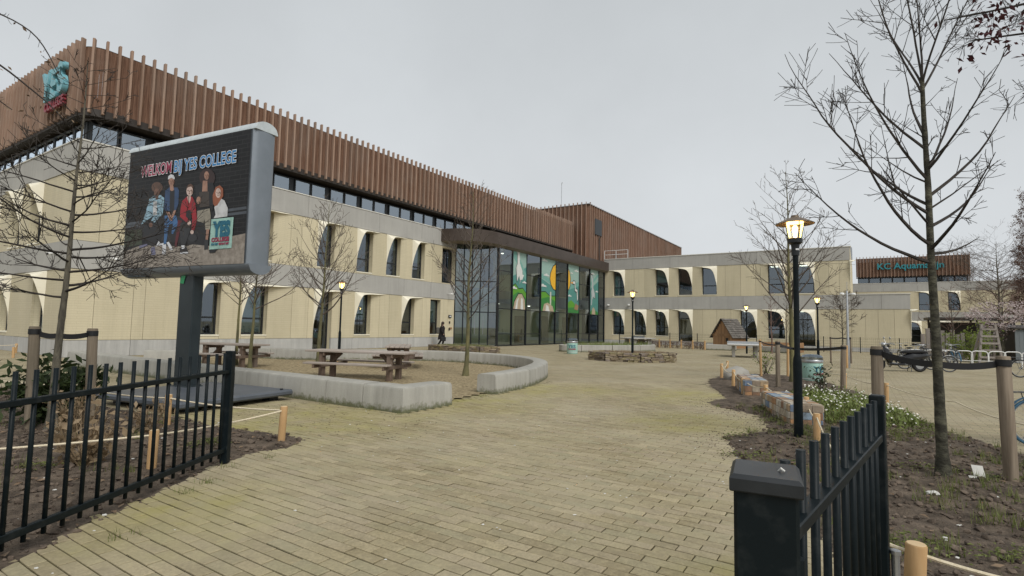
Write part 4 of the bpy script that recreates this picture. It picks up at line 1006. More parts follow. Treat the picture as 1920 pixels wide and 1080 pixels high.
# low end of the wing
lw = thing('low_annex', 'single storey cream annex beside the two storey wing', 'building', W(54.3, -3.5), AX)
LF_ = Facade(lw, Vector((0, 3.5, 0)), (0, 1, 0), (-1, 0, 0))
for b, a in ((.58, -1.55), (-1.55, -3.5)): LF_.panel('band_panel', M['band'], a, b, 3.6, 4.84, proud=.03)
for b, a in ((.58, -.4), (-.4, -1.3), (-1.3, -2.4), (-2.4, -3.5)): LF_.panel('wall_panel', M['cream'], a, b, .35, 3.6)
LF_.panel('plinth_block', M['plinth'], -3.5, .58, 0, .35, proud=.02)
mb = MB(); mb.box(.11, 22, .05, 4.0, 0, 4.8); mb.build('core', M['cream'], lw)
mb = MB(); LF_.slab(mb, -3.56, .58, -.5, .07, 4.84, 4.9); mb.build('coping', M['coping'], lw)
LF_.hood(-3.5, -1, .2, .9, 3.58, .3, .3)

# ---- far school with the KC sign
kc = thing('far_school_building', 'distant cream school with timber top storey and teal lettering', 'building', W(95, -20), AX)
K = Facade(kc, Vector((0, 20, 0)), (0, 1, 0), (-1, 0, 0))
kj = (6, 1.5, -3, -7, -11.7, -15.5, -20)
for b, a in zip(kj, kj[1:]):
    K.panel('band_panel', M['band'], a, b, 7.7, 8.9, proud=.03)
    if b > -11.8: K.panel('band_panel', M['band'], a, b, 3.5, 4.75, proud=.03)
    else: K.panel('band_panel', M['band'], a, b, 3.5, 4.75, proud=.035)
kw = [(-8.6, -7.1), (-11.65, -10.35)]; kg = [(-7.3, -5.9), (-10.6, -9.2)]
K.storey(-20, 6, 4.75, 7.7, (2, -1, -4.5, -13.2, -15, -17.5), [(a, b, 4.95, 7.5) for a, b in kw])
K.storey(-20, 6, .3, 3.5, (2, -1, -4.5, -13.2, -15, -17.5), [(a, b, .5, 3.3) for a, b in kg])
for a, b in kw: K.window(a, b, 4.95, 7.5, blind=.0); K.hood(a, 1, b - a, 4.95, 7.68, .8, .34, 1.25)
for a, b in kg: K.window(a, b, .5, 3.3, sill=False); K.hood(a, 1, b - a, .6, 3.48, .8, .34, 1.25)
mb = MB(); K.slab(mb, -20, 6, -.6, .06, 8.9, 8.96); mb.build('coping', M['coping'], kc)
mb = MB(); mb.box(2.5, 20, .2, 26, 0, 8.7); mb.build('core', M['cream'], kc)
for i in range(9):
    a = .1 - (i + 1) * 1.42; mb = MB(); K.slab(mb, a + .04, a + .12, -1.0, -.95, 9.0, 9.8); K.slab(mb, a + 1.34, a + 1.42, -1.0, -.95, 9.0, 9.8); K.slab(mb, a + .12, a + 1.34, -1.0, -.95, 9.72, 9.8); K.slab(mb, a + .12, a + 1.34, -1.0, -.95, 9.0, 9.08)
    w = mb.build('strip_window', M['darkmetal'], kc)
    mb = MB(); mb.poly([K.P(a + .12, -.98, 9.08), K.P(a + 1.34, -.98, 9.08), K.P(a + 1.34, -.98, 9.72), K.P(a + .12, -.98, 9.72)]); mb.build('pane', M['glass'], w)
mb = MB(); K.slab(mb, -12.7, .1, -3, -1.1, 8.9, 12.2); mb.build('top_storey', M['soffit'], kc)
def kpath(off):
    return lambda s: (1.0 - 1.2 - off - .0, 20 + .3 - s, -pi / 2)
kc_p = lambda off: (lambda s: (.35 - off, 20.3 - s, -pi / 2))
boards(kc, kc_p(-.08), 13.2, 9.95, 12.7, .2); slats(kc, kc_p(0), 13.2, .42, 9.85, 12.95, .08, .1, start=.1)
mb = MB(); K.slab(mb, -12.95, .3, -1.2, -.5, 9.8, 9.9); mb.build('soffit', M['soffit'], kc)
ks = thing('roof_letters', 'teal letters KC Aquamarijn on the far timber storey', 'sign', W(95 + .2, -6.2, 11.0), AX - pi / 2)
me = text_mesh('KC Aquamarijn', 1.25, .06, .025, 1.0); obj('letter', me, M['kcteal'], ks, loc=(0, 0, 0))
mb = MB(); mb.bar((-3.8, .1, .2), (3.8, .1, .2), .05); mb.build('bracket', M['darkmetal'], ks)
# ------------------------------------------------------------------ gates
def gate_leaf(name, label, p, q, nb, top, rail, low, br, first=0.0):
    p, q = Vector(p), Vector(q); d = (q - p).normalized(); L_ = (q - p).length; rz = math.atan2(d.y, d.x)
    t = thing(name, label, 'gate', (p.x, p.y, 0), rz, 'entrance gate leaves')
    mb = MB(); mb.bbox(0, L_, -.026, .026, rail - .02, rail + .02, .004); mb.build('rail', M['fence'], t)
    mb = MB(); mb.bbox(0, L_, -.02, .02, low - .025, low + .025, .004); mb.build('rail', M['fence'], t)
    mb = MB(); mb.tube([(0, 0, low - .075), (0, 0, top)], br, 12); 
    me = mb.mesh('bar'); me.materials.append(M['fence']); me.polygons.foreach_set('use_smooth', [len(f.vertices) == 4 for f in me.polygons])
    for i in range(nb): obj('bar', me, None, t, loc=(first + (L_ - first) * (i + .5) / nb, 0, 0))
    return t, L_
gl, Lg = gate_leaf('gate_leaf', 'dark metal gate leaf with upright bars before the soil bed and billboard', (-3.19, 2.2), (-3.06, 5.86), 25, 1.2, 1.0, .165, .015)
mb = MB(); mb.bbox(Lg, Lg + .075, -.04, .04, .02, 1.22, .006); mb.build('end_post', M['fence'], gl)
mb = MB(); mb.tube([(Lg + .04, 0, 0), (Lg + .04, 0, .05)], .02, 8); mb.bar((Lg + .076, 0, .9), (Lg + .1, 0, .9), .05, .16); mb.build('lock', M['darkmetal'], gl)
gr, Lr = gate_leaf('gate_leaf', 'dark metal gate leaf swinging from the thick square post', (.70, 1.43), (1.96, 2.9), 11, 1.2, 1.0, .165, .0138)
mb = MB(); mb.bbox(Lr, Lr + .075, -.035, .035, .02, 1.22, .006); mb.build('end_post', M['fence'], gr)
for z in (.3, .92):
    mb = MB(); mb.tube([(.0, -.045, z - .06), (.0, -.045, z + .06)], .02, 10); mb.bar((.0, -.045, z), (.06, 0, z), .03, .05); mb.build('hinge', M['fence'], gr)
mb = MB(); mb.tube([(Lr - .12, .06, 1.0), (Lr - .0, .075, 1.0), (Lr + .1, .06, 1.0)], .008, 6); mb.build('latch', M['steel'], gr)
mb = MB(); mb.tube([(Lr + .05, -.06, .02), (Lr + .05, -.06, .4)], .02, 10); mb.lathe([(.026, .4), (.026, .42), (.01, .425)], 10, (Lr + .05, -.06, 0)); mb.build('drop_bolt', M['steel'], gr)
M['gatecap'] = mat('gate_cap_coat', (.012, .0145, .017), (.022, .025, .028), .42, 9, 4, .05, 200, spec=.35)
gp = thing('gate_post', 'thick square dark gate post with a capped top', 'post', (.655, 1.395, 0), R(-25))
mb = MB(); mb.bbox(-.072, .072, -.08, .08, 0, 1.165, .008); mb.build('shaft', M['fence'], gp)
mb = MB(); mb.add([(x * a, y * b, z) for a, b, z in ((.078, .088, 1.158), (.081, .092, 1.162), (.081, .092, 1.19), (.072, .083, 1.2)) for x, y in ((-1, -1), (1, -1), (1, 1), (-1, 1))],
                  [(3, 2, 1, 0), (12, 13, 14, 15)] + [(4 * k + i, 4 * k + (i + 1) % 4, 4 * k + 4 + (i + 1) % 4, 4 * k + 4 + i) for k in range(3) for i in range(4)]); mb.build('cap', M['gatecap'], gp)
mb = MB(); mb.tube([(.03, -.005, 1.2), (.036, -.012, 1.209), (.044, -.014, 1.203)], .003, 6); mb.build('dropping', M['chip'], gp)

# ------------------------------------------------------------------ billboard
bb = thing('billboard', 'large school welcome billboard on a dark post with metal base plate', 'billboard', (-6.6, 11.0, 0), R(-25.5))
fw0, fw1, fz0, fz1, dep = -1.97, 1.90, 2.60, 5.22, .5
mb = MB(); prof = []
yc = -.25 + dep / 2
for k in range(13):                                  # bowed cabinet end profile (y, half depth) for top and bottom caps
    t = -1 + 2 * k / 12; prof.append((t * dep / 2, .2 * (1 - t * t) ** .5))
# body
mb = MB(); mb.bbox(fw0 - .06, fw1 + .02, -.235, -.25 + dep, fz0, fz1, .02); mb.build('cabinet', M['sign_grey'], bb)
mb = MB()                                            # aluminium end panel, slightly proud and rounded
pts = [(fw1 + .02 + .075 * (1 - (2 * k / 10 - 1) ** 2) ** .5, -.245 + (dep - .01) * k / 10) for k in range(11)]
mb.prism([(fw1 + .0, -.245)] + pts + [(fw1 + .0, -.255 + dep)], fz0 + .01, fz1 - .01); mb.build('end_panel', M['sign_grey'], bb, True)
def cap_(z, s, name, mt):
    mb = MB(); n = 13
    for x in (fw0 - .08, fw1 + .1):
        for k in range(n):
            t = -1 + 2 * k / (n - 1); mb.v.append(Vector((x, yc + t * dep / 2 * 1.01, z + s * .17 * max(0, 1 - t * t) ** .5)))
        mb.v.append(Vector((x, yc + dep / 2 * 1.01, z - s * .02))); mb.v.append(Vector((x, yc - dep / 2 * 1.01, z - s * .02)))
    m_ = n + 2
    for k in range(m_): mb.f.append((k, (k + 1) % m_, m_ + (k + 1) % m_, m_ + k))
    mb.f += [tuple(range(m_))[::-1], tuple(range(m_, 2 * m_))]
    return mb.build(name, mt, bb, True)
cap_(fz1, 1, 'top_cap', M['sign_light']); cap_(fz0, -1, 'bottom_cap', M['sign_grey'])
mb = MB(); mb.bbox(fw0 + .1, fw0 + .75, -.2, .1, fz0 - .165, fz0 - .1, .01); mb.build('vent', M['sign_dark'], bb)
mb = MB(); mb.bbox(-.23, .23, -.1, .12, .2, fz0 - .1, .02); mb.build('post', M['sign_dark'], bb)
mb = MB(); mb.bbox(-.3, .3, -.16, .18, .2, .225, .005)
for x in (-.26, .26):
    for y in (-.13, .15): mb.lathe([(.018, .225), (.018, .25), (.005, .252)], 6, (x, y, 0))
mb.build('post_flange', M['sign_dark'], bb)
# base plate: front corner at (-5.3, 8.74) in the yard; local axes of the sign
def loc2(x, y):
    dx, dy = x + 6.6, y - 11.0; c, s = cos(R(25.5)), sin(R(25.5)); return dx * c - dy * s, dx * s + dy * c
fx, fy = loc2(-5.3, 8.74); mb = MB(); mb.bbox(fx - 2.45, fx, fy, fy + 2.3, .1, .21, .03); mb.build('base_plate', M['plate'], bb)
for x in (fx - 2.2, fx - .3):
    for y in (fy + .35, fy + 2.0): mb = MB(); mb.box(x - .1, x + .1, y - .1, y + .1, 0, .1); mb.build('foot', M['darkmetal'], bb)
mb = MB(); mb.lathe([(.03, .2), (.03, .235), (.01, .24)], 8, (fx - .12, fy + 2.1, 0)); mb.build('bolt', M['darkmetal'], bb)
# poster
PC = {'sand': (.34, .3, .255), 'leaf': (.035, .045, .02), 'bench': (.075, .085, .1), 'black': (.012, .011, .012), 'denim': (.27, .43, .53), 'pale': (.6, .6, .6), 'skind': (.17, .085, .055), 'skin': (.36, .2, .14), 'skinp': (.6, .45, .39),
      'hairb': (.1, .05, .03), 'hairk': (.035, .016, .013), 'violet': (.15, .15, .24), 'jean': (.05, .14, .31), 'navy': (.025, .06, .14), 'white': (.66, .67, .7), 'redd': (.1, .01, .014), 'red': (.32, .012, .02), 'char': (.028, .028, .03),
      'khaki': (.3, .27, .21), 'khakid': (.06, .045, .035), 'ginger': (.29, .09, .04), 'mint': (.34, .55, .48)}
def wallprint():
    m, nt, b, L = _new('poster_wall_print'); tcn = N(nt, 'ShaderNodeTexCoord'); sp = N(nt, 'ShaderNodeSeparateXYZ'); L(tcn.outputs['Object'], sp.inputs[0])
    cb = N(nt, 'ShaderNodeCombineXYZ'); L(sp.outputs[0], cb.inputs[0]); L(sp.outputs[2], cb.inputs[1])
    br = N(nt, 'ShaderNodeTexBrick'); br.inputs['Scale'].default_value = 1.0; br.inputs['Brick Width'].default_value = .3; br.inputs['Row Height'].default_value = .085; br.inputs['Mortar Size'].default_value = .006
    br.inputs['Color1'].default_value = (.009, .009, .01, 1); br.inputs['Color2'].default_value = (.015, .015, .016, 1); br.inputs['Mortar'].default_value = (.03, .03, .031, 1)
    L(cb.outputs[0], br.inputs['Vector']); L(br.outputs[0], b.inputs['Base Color']); b.inputs['Roughness'].default_value = .5; b.inputs['Specular IOR Level'].default_value = .25; return m
M['wallprint'] = wallprint()
mb = MB(); mb.poly([(fw0 + .02, -.262, fz0 + .02), (fw1 - .02, -.262, fz0 + .02), (fw1 - .02, -.262, fz1 - .02), (fw0 + .02, -.262, fz1 - .02)])
scr = mb.build('screen', M['wallprint'], bb, label='dark brick wall poster with five sitting people')
for k, (c, pts) in enumerate(POSTER):
    key = 'poster_' + c
    if key not in M:
        if c == 'sand': M[key] = mat(key, PC[c], (.2, .17, .14), .5, 9, 5, 0)
        else: M[key] = mat(key, PC[c], tuple(x * .62 for x in PC[c]), .35, 7, 4, 0, lo=.4, hi=.75)
    mb = MB(); y = -.2632 - .00016 * k
    pts = [(max(fw0 + .02, min(fw1 - .02, a)), max(fz0 + .02, b)) for a, b in pts]
    mb.poly([(a, y, b) for a, b in pts]); mb.build('print_shape', M[key], scr)
def lettering(s, x0, x1, z, cap, mt, y, bold=.012, outline=None):
    me = text_mesh(s, cap / .7, .0008, bold, 1.0, 'LEFT'); xs = [v.co.x for v in me.vertices]; k = (x1 - x0) / (max(xs) - min(xs)); lo = min(xs)
    for v in me.vertices: v.co.x = (v.co.x - lo) * k
    if outline:
        m2 = text_mesh(s, cap / .7, .0006, bold + outline, 1.0, 'LEFT')
        for v in m2.vertices: v.co.x = (v.co.x - lo) * k
        obj('lettering', m2, M['ink_white'], scr, loc=(x0, y + .0012, z))
    obj('lettering', me, mt, scr, loc=(x0, y, z))
lettering('WELKOM', -1.5, -.45, 4.6, .235, M['ink_red'], -.281, .006, .012)
lettering('BIJ YES COLLEGE', -.36, 1.52, 4.59, .24, M['ink_blue'], -.281, .006, .012)
lettering('YES', .96, 1.47, 3.18, .27, M['ink_teal'], -.281, .025)
lettering('COLLEGE', .945, 1.46, 3.07, .075, M['ink_red'], -.281, .006)
lettering('KAN NIET', .945, 1.15, 3.0, .04, M['ink_teal'], -.281, .003); lettering('BESTAAT NIET', 1.17, 1.46, 3.0, .04, M['ink_red'], -.281, .003)
M['sticker'] = plain('green_sticker', (.03, .32, .12), .5)
mb = MB(); mb.add([(-.2, -.112, 2.3), (-.08, -.112, 2.28), (-.02, -.112, 2.44), (-.15, -.112, 2.47)], [(0, 1, 2, 3)]); mb.build('sticker', M['sticker'], bb)

# ------------------------------------------------------------------ picnic tables
def picnic(label, x, y, rz, L_=2.5, first=[None]):
    t = thing('picnic_table', label, 'picnic table', (x, y, .02), rz, 'picnic tables on the gravel')
    rg = random.Random(int(x * 100))
    for k in range(5):
        mb = MB(); yy = -.4 + k * .165; mb.bbox(-L_ / 2, L_ / 2, yy, yy + .155, .72, .775, .008); mb.build('plank', M['picnic'], t)
    for s in (-1, 1):
        for k in range(2):
            mb = MB(); yy = s * .72 - .14 + k * .145; mb.bbox(-L_ / 2 * .82, L_ / 2 * .82, yy, yy + .135, .42, .47, .008); mb.build('plank', M['picnic'], t)
    for e in (-1, 1):
        x0 = e * (L_ / 2 - .48)
        for s in (-1, 1):
            mb = MB(); mb.bbox(x0 - .07, x0 + .07, s * .27 - .07, s * .27 + .07, 0, .72, .01); mb.build('leg', M['picnic_dark'], t)
        mb = MB(); mb.bbox(x0 + .072, x0 + .12, -.85, .85, .32, .415, .006); mb.build('cross_beam', M['picnic_dark'], t)
        mb = MB(); mb.bbox(x0 + .072, x0 + .12, -.38, .38, .62, .715, .006); mb.build('cross_beam', M['picnic_dark'], t)
        mb = MB(); mb.bar((x0 - e * .07, 0, .4), (x0 - e * .42, 0, .7), .06, .09); mb.build('brace', M['picnic_dark'], t)
        mb = MB(); mb.bbox(x0 - .05, x0 + .05, -.05, .05, .34, .44, .004); mb.build('brace_block', M['picnic_dark'], t)
    return t
picnic('weathered picnic table seen side on nearest the front bench', -4.15, 14.95, R(-14), 3.0)
picnic('brown picnic table just behind the billboard post', -9.35, 18.0, R(-18), 2.5)
picnic('picnic table turned end on, partly hidden by the side on table', -4.0, 19.3, R(99), 2.4)

# ------------------------------------------------------------------ street lamps
def lamp(label, x, y, H_):
    t = thing('street_lamp', label, 'street lamp', (x, y, 0), 0, 'lantern lamps in the school yard')
    mb = MB(); mb.lathe([(.062, 0), (.06, 1.1), (.055, 1.16), (.04, 1.22), (.038, H_ - .62)], 14); mb.build('pole', M['fence'], t, True)
    mb = MB(); mb.lathe([(.055, H_ - .62), (.055, H_ - .5), (.06, H_ - .46), (.1, H_ - .43), (.1, H_ - .37), (.085, H_ - .36)], 16); so = mb.build('socket', M['darkmetal'], t, True)
    mb = MB(); mb.bbox(-.025, .025, -.0585, -.055, H_ - .545, H_ - .52, .001); mb.build('label_plate', M['ink_white'], so)
    mb = MB(); mb.lathe([(.092, H_ - .37), (.128, H_ - .115)], 16); gl_ = mb
    gl_.f = gl_.f[:-2]; gl_.build('lantern_glass', M['lampglass'], t, True)
    mb = MB(); mb.lathe([(.002, H_ - .075), (.23, H_ - .14), (.262, H_ - .15), (.265, H_ - .145), (.15, H_ - .085), (.06, H_ - .05), (.05, H_ - .02), (.002, H_ - .012)], 24); mb.build('hat', M['lamphat'], t, True)
    mb = MB(); mb.lathe([(.02, H_ - .36), (.02, H_ - .3), (.034, H_ - .26), (.034, H_ - .2), (.015, H_ - .17)], 10); mb.build('bulb', M['bulb'], t, True)
    mb = MB(); mb.lathe([(.03, H_ - .125), (.115, H_ - .135), (.118, H_ - .12), (.03, H_ - .1)], 14); mb.build('reflector', M['glow'], t, True)  # glows by itself, imitating the hat lit from below
    mb = MB()
    for k in range(3):
        a = k * 2 * pi / 3 + .5; mb.bar((.094 * cos(a), .094 * sin(a), H_ - .37), (.127 * cos(a), .127 * sin(a), H_ - .12), .008)
    mb.build('strut', M['darkmetal'], t)
    return t
lamp('tall lit lantern lamp rising from the soil bed by the path', 4.19, 7.88, 3.30)
lamp('lit lantern lamp standing in the round stone planter', 5.85, 25.9, 3.45)
lamp('lit lantern lamp behind the bench ring against the long facade', -7.35, 23.1, 3.4)
lamp('lit lantern lamp between playhouse and arched windows', 16.3, 37.2, 3.4)
lamp('lit lantern lamp before the blank wing wall near the camera pole', 15.3, 26.8, 3.4)

# ------------------------------------------------------------------ rope fences, stakes
def rope_fence(label, posts, h=.43, r=.045, sag=.05, rope_z=None):
    x0, y0 = posts[0][:2]; t = thing('rope_fence', label, 'rope fence', (x0, y0, 0)); rg = random.Random(int(x0 * 50))
    tops = []
    for p in posts:
        x, y = p[0] - x0, p[1] - y0; hh = p[2] if len(p) > 2 else h; lx, ly = rg.gauss(0, .012), rg.gauss(0, .012)
        if hh > 0:
            mb = MB(); mb.tube([(x, y, -.02), (x + lx / 2, y + ly / 2, hh * .5), (x + lx, y + ly, hh - .006), (x + lx, y + ly, hh)], [r, r, r, r * .9], 12); po = mb.build('post', M['post'], t, True)
            mb = MB(); mb.lathe([(r * .9, hh), (r * .88, hh + .002)], 12, (x + lx, y + ly, 0)); mb.build('post_top', M['endgrain'], po)
        tops.append(Vector((x + lx, y + ly, abs(hh) - .05)))
    for a, b in zip(tops, tops[1:]):
        s = sag * (b - a).length ** .8 * .5
        mb = MB(); mb.tube([a.lerp(b, k / 10) - Vector((0, 0, s * 4 * (k / 10) * (1 - k / 10))) for k in range(11)], .011, 6); mb.build('rope', M['rope'], t, True)
    return t
rope_fence('pale rope on short round posts around the bed before the billboard', [(-6.6, 4.1, .42), (-3.63, 5.57, .42), (-2.9, 6.95, .47), (-4.9, 7.8, .47), (-7.6, 9.4, -.42), (-10.5, 10.6, .42)], sag=.035)
rope_fence('pale rope on short round posts along the path edge by the mosaic walls', [(8.1, 20.2, .42), (6.76, 17.29, .5), (6.04, 14.65, .5), (5.6, 13.0, .42), (5.45, 11.5, .42), (5.2, 9.5, .42), (4.3, 7.6, .42), (3.1, 4.9, -.4)], sag=.1)
rope_fence('pale rope on thin round posts along the bicycle side of the flower bed', [(10.9, 19.4, .4), (9.4, 15.2, .42), (8.55, 12.3, .44), (7.9, 9.6, -.42), (6.95, 7.1, .42), (7.3, 4.6, .42)], sag=.05)
rope_fence('short golden post with rope just beyond the gate leaf', [(2.1, 3.35, -.44), (2.21, 3.02, .42), (3.1, 2.45, .42)], r=.05, sag=.1)
rope_fence('low rope and pale post before the shaded end wall', [(-22.5, 21.6, .4), (-20.9, 22.8, .4), (-18.6, 20.2, .4)])

def tree_stakes(label, stakes, trunk, zs, strap_z, wood_='stake', r=.062, wide=.07):
    x0, y0 = stakes[0][:2]; t = thing('tree_stakes', label, 'tree stakes', (x0, y0, 0), 0, 'wooden stakes holding young trees')
    tr = Vector((trunk[0] - x0, trunk[1] - y0, 0)); rg = random.Random(int(x0 * 77))
    for (x, y), h in zip(stakes, zs):
        x -= x0; y -= y0; lx, ly = rg.gauss(0, .02), rg.gauss(0, .02)
        mb = MB(); mb.tube([(x, y, -.02), (x + lx * .5, y + ly * .5, h * .5), (x + lx, y + ly, h - .01), (x + lx, y + ly, h)], [r, r * 1.02, r, r * .9], 10); mb.build('stake', M[wood_], t, True)
        a = Vector((x + lx, y + ly, h - .07)); b = tr + Vector((0, 0, strap_z)); d = (b - a).normalized()
        mb = MB(); n = 8; up = Vector((0, 0, 1)); P = [a.lerp(b, k / n) - Vector((0, 0, .03 * 4 * (k / n) * (1 - k / n))) for k in range(n + 1)]
        sd_ = d.cross(up).normalized() * .006
        for q in P:
            tw = up * wide / 2; mb.v += [q - tw - sd_, q + tw - sd_, q + tw + sd_, q - tw + sd_]
        for k in range(n):
            for j in range(4): mb.f.append((4 * k + j, 4 * k + (j + 1) % 4, 4 * k + 4 + (j + 1) % 4, 4 * k + 4 + j))
        st = mb.build('strap', M['black'], t)
        mb = MB(); mb.tube([a - Vector((0, 0, wide / 2)), a + Vector((0, 0, wide / 2))], r * 1.12, 12); mb.build('strap_loop', M['black'], st, True)
    return t
tree_stakes('two grey stakes with black straps at the near bed tree behind the gate bars', [(-6.42, 7.3), (-5.95, 7.72)], (-6.14, 7.31), (1.42, 1.4), 1.3)
tree_stakes('two thick stakes with black straps at the tree beyond the gate leaf', [(4.36, 6.42), (5.24, 5.7)], (4.66, 5.86), (1.4, 1.34), 1.23)
tree_stakes('two grey stakes with black straps beside the lidded mint bin', [(7.37, 14.88), (8.3, 13.5)], (8.5, 16.2), (1.3, 1.25), 1.05, r=.06)
tree_stakes('two pale thin stakes joined by a rail behind the grey stakes', [(8.45, 18.2), (9.5, 18.5)], (9.0, 18.4), (1.28, 1.1), 1.1, 'post', .04, .04)
tree_stakes('dark far stakes and straps around the sapling by the camera pole', [(16.4, 27.6), (17.5, 27.7)], (17.0, 27.6), (1.35, 1.35), 1.3, 'stake', .04, .06)
# ------------------------------------------------------------------ trees
RMIN = [.0025]
def grow(p, d, L_, r, rg, seg=.16, up=.0, wob=.075, rmin=None):
    """one limb: returns points and radii"""
    rmin = RMIN[0]; n = max(3, int(L_ / seg)); pts = [Vector(p)]; rs = [r]; d = Vector(d).normalized()
    for i in range(n):
        d = (d + Vector((rg.gauss(0, wob), rg.gauss(0, wob), rg.gauss(0, wob) + up)) * .55).normalized()
        pts.append(pts[-1] + d * L_ / n); rs.append(max(rmin, r * (1 - .85 * (i + 1) / n)))
    return pts, rs
def side_shoots(mb, pts, rs, rg, n, L_, ang, up, depth, sides=4, t0=.15, wob=.075, buds=False, shrink=.5):
    k = len(pts)
    for _ in range(n):
        t = t0 + (1 - t0) * rg.random() ** .85; i = min(k - 2, int(t * (k - 1))); p = pts[i].lerp(pts[i + 1], rg.random())
        ax = (pts[i + 1] - pts[i]).normalized(); o = ax.orthogonal().normalized(); o = (Matrix.Rotation(rg.uniform(0, 2 * pi), 3, ax) @ o)
        a = R(ang) * rg.uniform(.7, 1.25); d = ax * cos(a) + o * sin(a)
        l = L_ * rg.uniform(.5, 1.15) * (1.1 - .6 * t); r = max(RMIN[0], min(rs[i] * .62, .009 * l + .002))
        P, S = grow(p, d, l, r, rg, max(.07, l / 5), up, wob)
        mb.tube(P, S, sides, False)
        if depth > 0: side_shoots(mb, P, S, rg, max(2, int(n * .55)), L_ * shrink, ang, up, depth - 1, 3, .2, wob, buds, shrink)
def tree(label, x, y, H_, r, seed, limbs, z0, Lmax, ang, up, trunk_mat='bark', twig_mat='twig', lean=(0, 0), shoots=7, depth=1, shape=lambda t: 1 - .75 * t, wob=.07, sub=.45, group='bare young trees', explicit=None, rise=0.0, name='bare_tree', rtop=.07, shoot_ang=38):
    rg = random.Random(seed); t = thing(name, label, 'tree', (x, y, 0), 0, group)
    RMIN[0] = .0019 + .00016 * min(30, math.hypot(x, y))
    n = 70; tp = []; tr = []
    for i in range(n + 1):
        f = i / n; tp.append(Vector((lean[0] * f + .035 * noise.noise(Vector((seed, f * 3, 0))) * H_ * .3, lean[1] * f + .035 * noise.noise(Vector((seed, 9, f * 3))) * H_ * .3, H_ * f)))
        tr.append(max(.006, r * (1 - (1 - rtop) * f ** .75) * (1 + .5 * max(0, .06 - f) / .06) * (1 + .09 * noise.noise(Vector((seed, f * H_ * 7, 5))) + (.1 if rg.random() < .08 else 0))))
    mb = MB(); mb.tube(tp, tr, 12); mb.build('trunk', M[trunk_mat], t, True)
    mb = MB()
    def at_z(z):
        f = max(0, min(.999, z / H_)); i = int(f * n); return tp[i].lerp(tp[i + 1], f * n - i), tr[i]
    if explicit:
        for (z, az, el, L_, upx) in explicit:
            p, rr = at_z(z); d = Vector((cos(az) * cos(el), sin(az) * cos(el), sin(el)))
            P, S = grow(p, d, L_, min(rr * .6, .012 * L_ + .012), rg, .14, upx, wob * .75); mb.tube(P, S, 5, False)
            side_shoots(mb, P, S, rg, int(shoots * L_), L_ * sub, shoot_ang, up, depth, 4, .12, wob)
    az = rg.uniform(0, 6)
    for k in range(limbs):
        f = (k + rg.random()) / limbs; z = z0 + (H_ - z0) * f * .97; az += 2.4 + rg.gauss(0, .3)
        p, rr = at_z(z); L_ = Lmax * shape(f) * rg.uniform(.75, 1.15); a = R(ang * (1 - rise * f)) ; d = Vector((cos(az) * sin(a), sin(az) * sin(a), cos(a)))
        P, S = grow(p, d, L_, min(rr * .6, .011 * L_ + .004), rg, .13, up, wob); mb.tube(P, S, 4, False)
        side_shoots(mb, P, S, rg, max(3, int(shoots * shape(f))), L_ * sub, shoot_ang, up, depth, 3, .12, wob)
    mb.build('crown', M[twig_mat], t); RMIN[0] = .0025
    return t
tree('bare pin oak with spreading drooping twigs in the bed behind the gate', -6.14, 7.31, 5.2, .062, 3, 44, 1.8, 1.85, 88, .06, 'bark', 'twigdark', (.02, .1), 11, 2, lambda t: (.75 + .25 * sin(pi * min(1, t * 1.4))) * (1 - .72 * t), .08, .5, rise=.25)
tree('thin algae stained sapling nearest the billboard post', -8.0, 16.6, 4.3, .065, 12, 30, 1.9, 2.1, 62, .08, 'barkgreen', 'twig', (.1, 0), 6, 1)
tree('thin algae stained sapling behind the picnic table at the billboard post', -9.5, 18.7, 4.4, .065, 15, 28, 2.0, 1.8, 60, .08, 'barkgreen', 'twig', (0, 0), 6, 1)
tree('bare young tree against the long cream facade windows', -6.9, 19.4, 5.9, .08, 21, 46, 1.8, 2.3, 62, .1, 'barkgreen', 'twig', (.1, .1), 7, 1, lambda t: 1 - .72 * t, rise=.3)
tree('bare young tree before the corner of the glass entrance', -1.36, 16.45, 5.7, .08, 33, 40, 1.7, 2.0, 62, .08, 'barkgreen', 'twig', (.1, 0), 7, 1, lambda t: 1 - .7 * t, rise=.3)
ex = [(2.35, pi * .98, R(14), 1.75, .11), (2.55, pi * 1.03, R(26), 2.0, .10), (2.9, pi * .95, R(33), 2.5, .13), (3.3, pi * 1.05, R(40), 1.9, .1), (3.65, pi * .9, R(44), 1.6, .06),
      (2.75, .15, R(22), 1.2, .12), (3.1, -.1, R(35), 1.5, .12), (3.4, .4, R(50), 1.5, .1), (2.5, -1.7, R(25), 1.3, .12), (3.0, 1.6, R(30), 1.5, .12), (3.4, -1.3, R(40), 1.3, .1), (3.8, 1.2, R(52), 1.4, .08),
      (4.3, pi, R(62), 2.0, .04), (4.35, .2, R(58), 2.0, .05), (4.4, 1.5, R(66), 1.8, .03), (4.42, -1.6, R(64), 1.8, .03), (4.45, .9, R(80), 2.0, .0), (4.45, 3.6, R(76), 2.1, .0), (2.45, .2, R(2), .7, .2)]
tree('large dark barked bare tree in the bed beyond the short gate leaf', 4.66, 5.86, 4.5, .061, 41, 8, 2.6, 1.0, 55, .06, 'barkdark', 'twigdark', (.0, .1), 5, 1, explicit=ex, wob=.075, sub=.3, rtop=.35, shoot_ang=42)
tree('tall bare tree rising just behind the tall lantern lamp', 8.55, 16.3, 6.5, .09, 52, 40, 1.9, 2.3, 50, .04, 'barkgreen', 'twig', (-.15, 0), 7, 1, lambda t: 1 - .72 * t)
tree('reddish stemmed sapling before the arched windows of the wing', 18.4, 38.0, 4.6, .07, 61, 16, 1.2, 1.4, 34, .03, 'twigred', 'twigred', (0, 0), 5, 1)
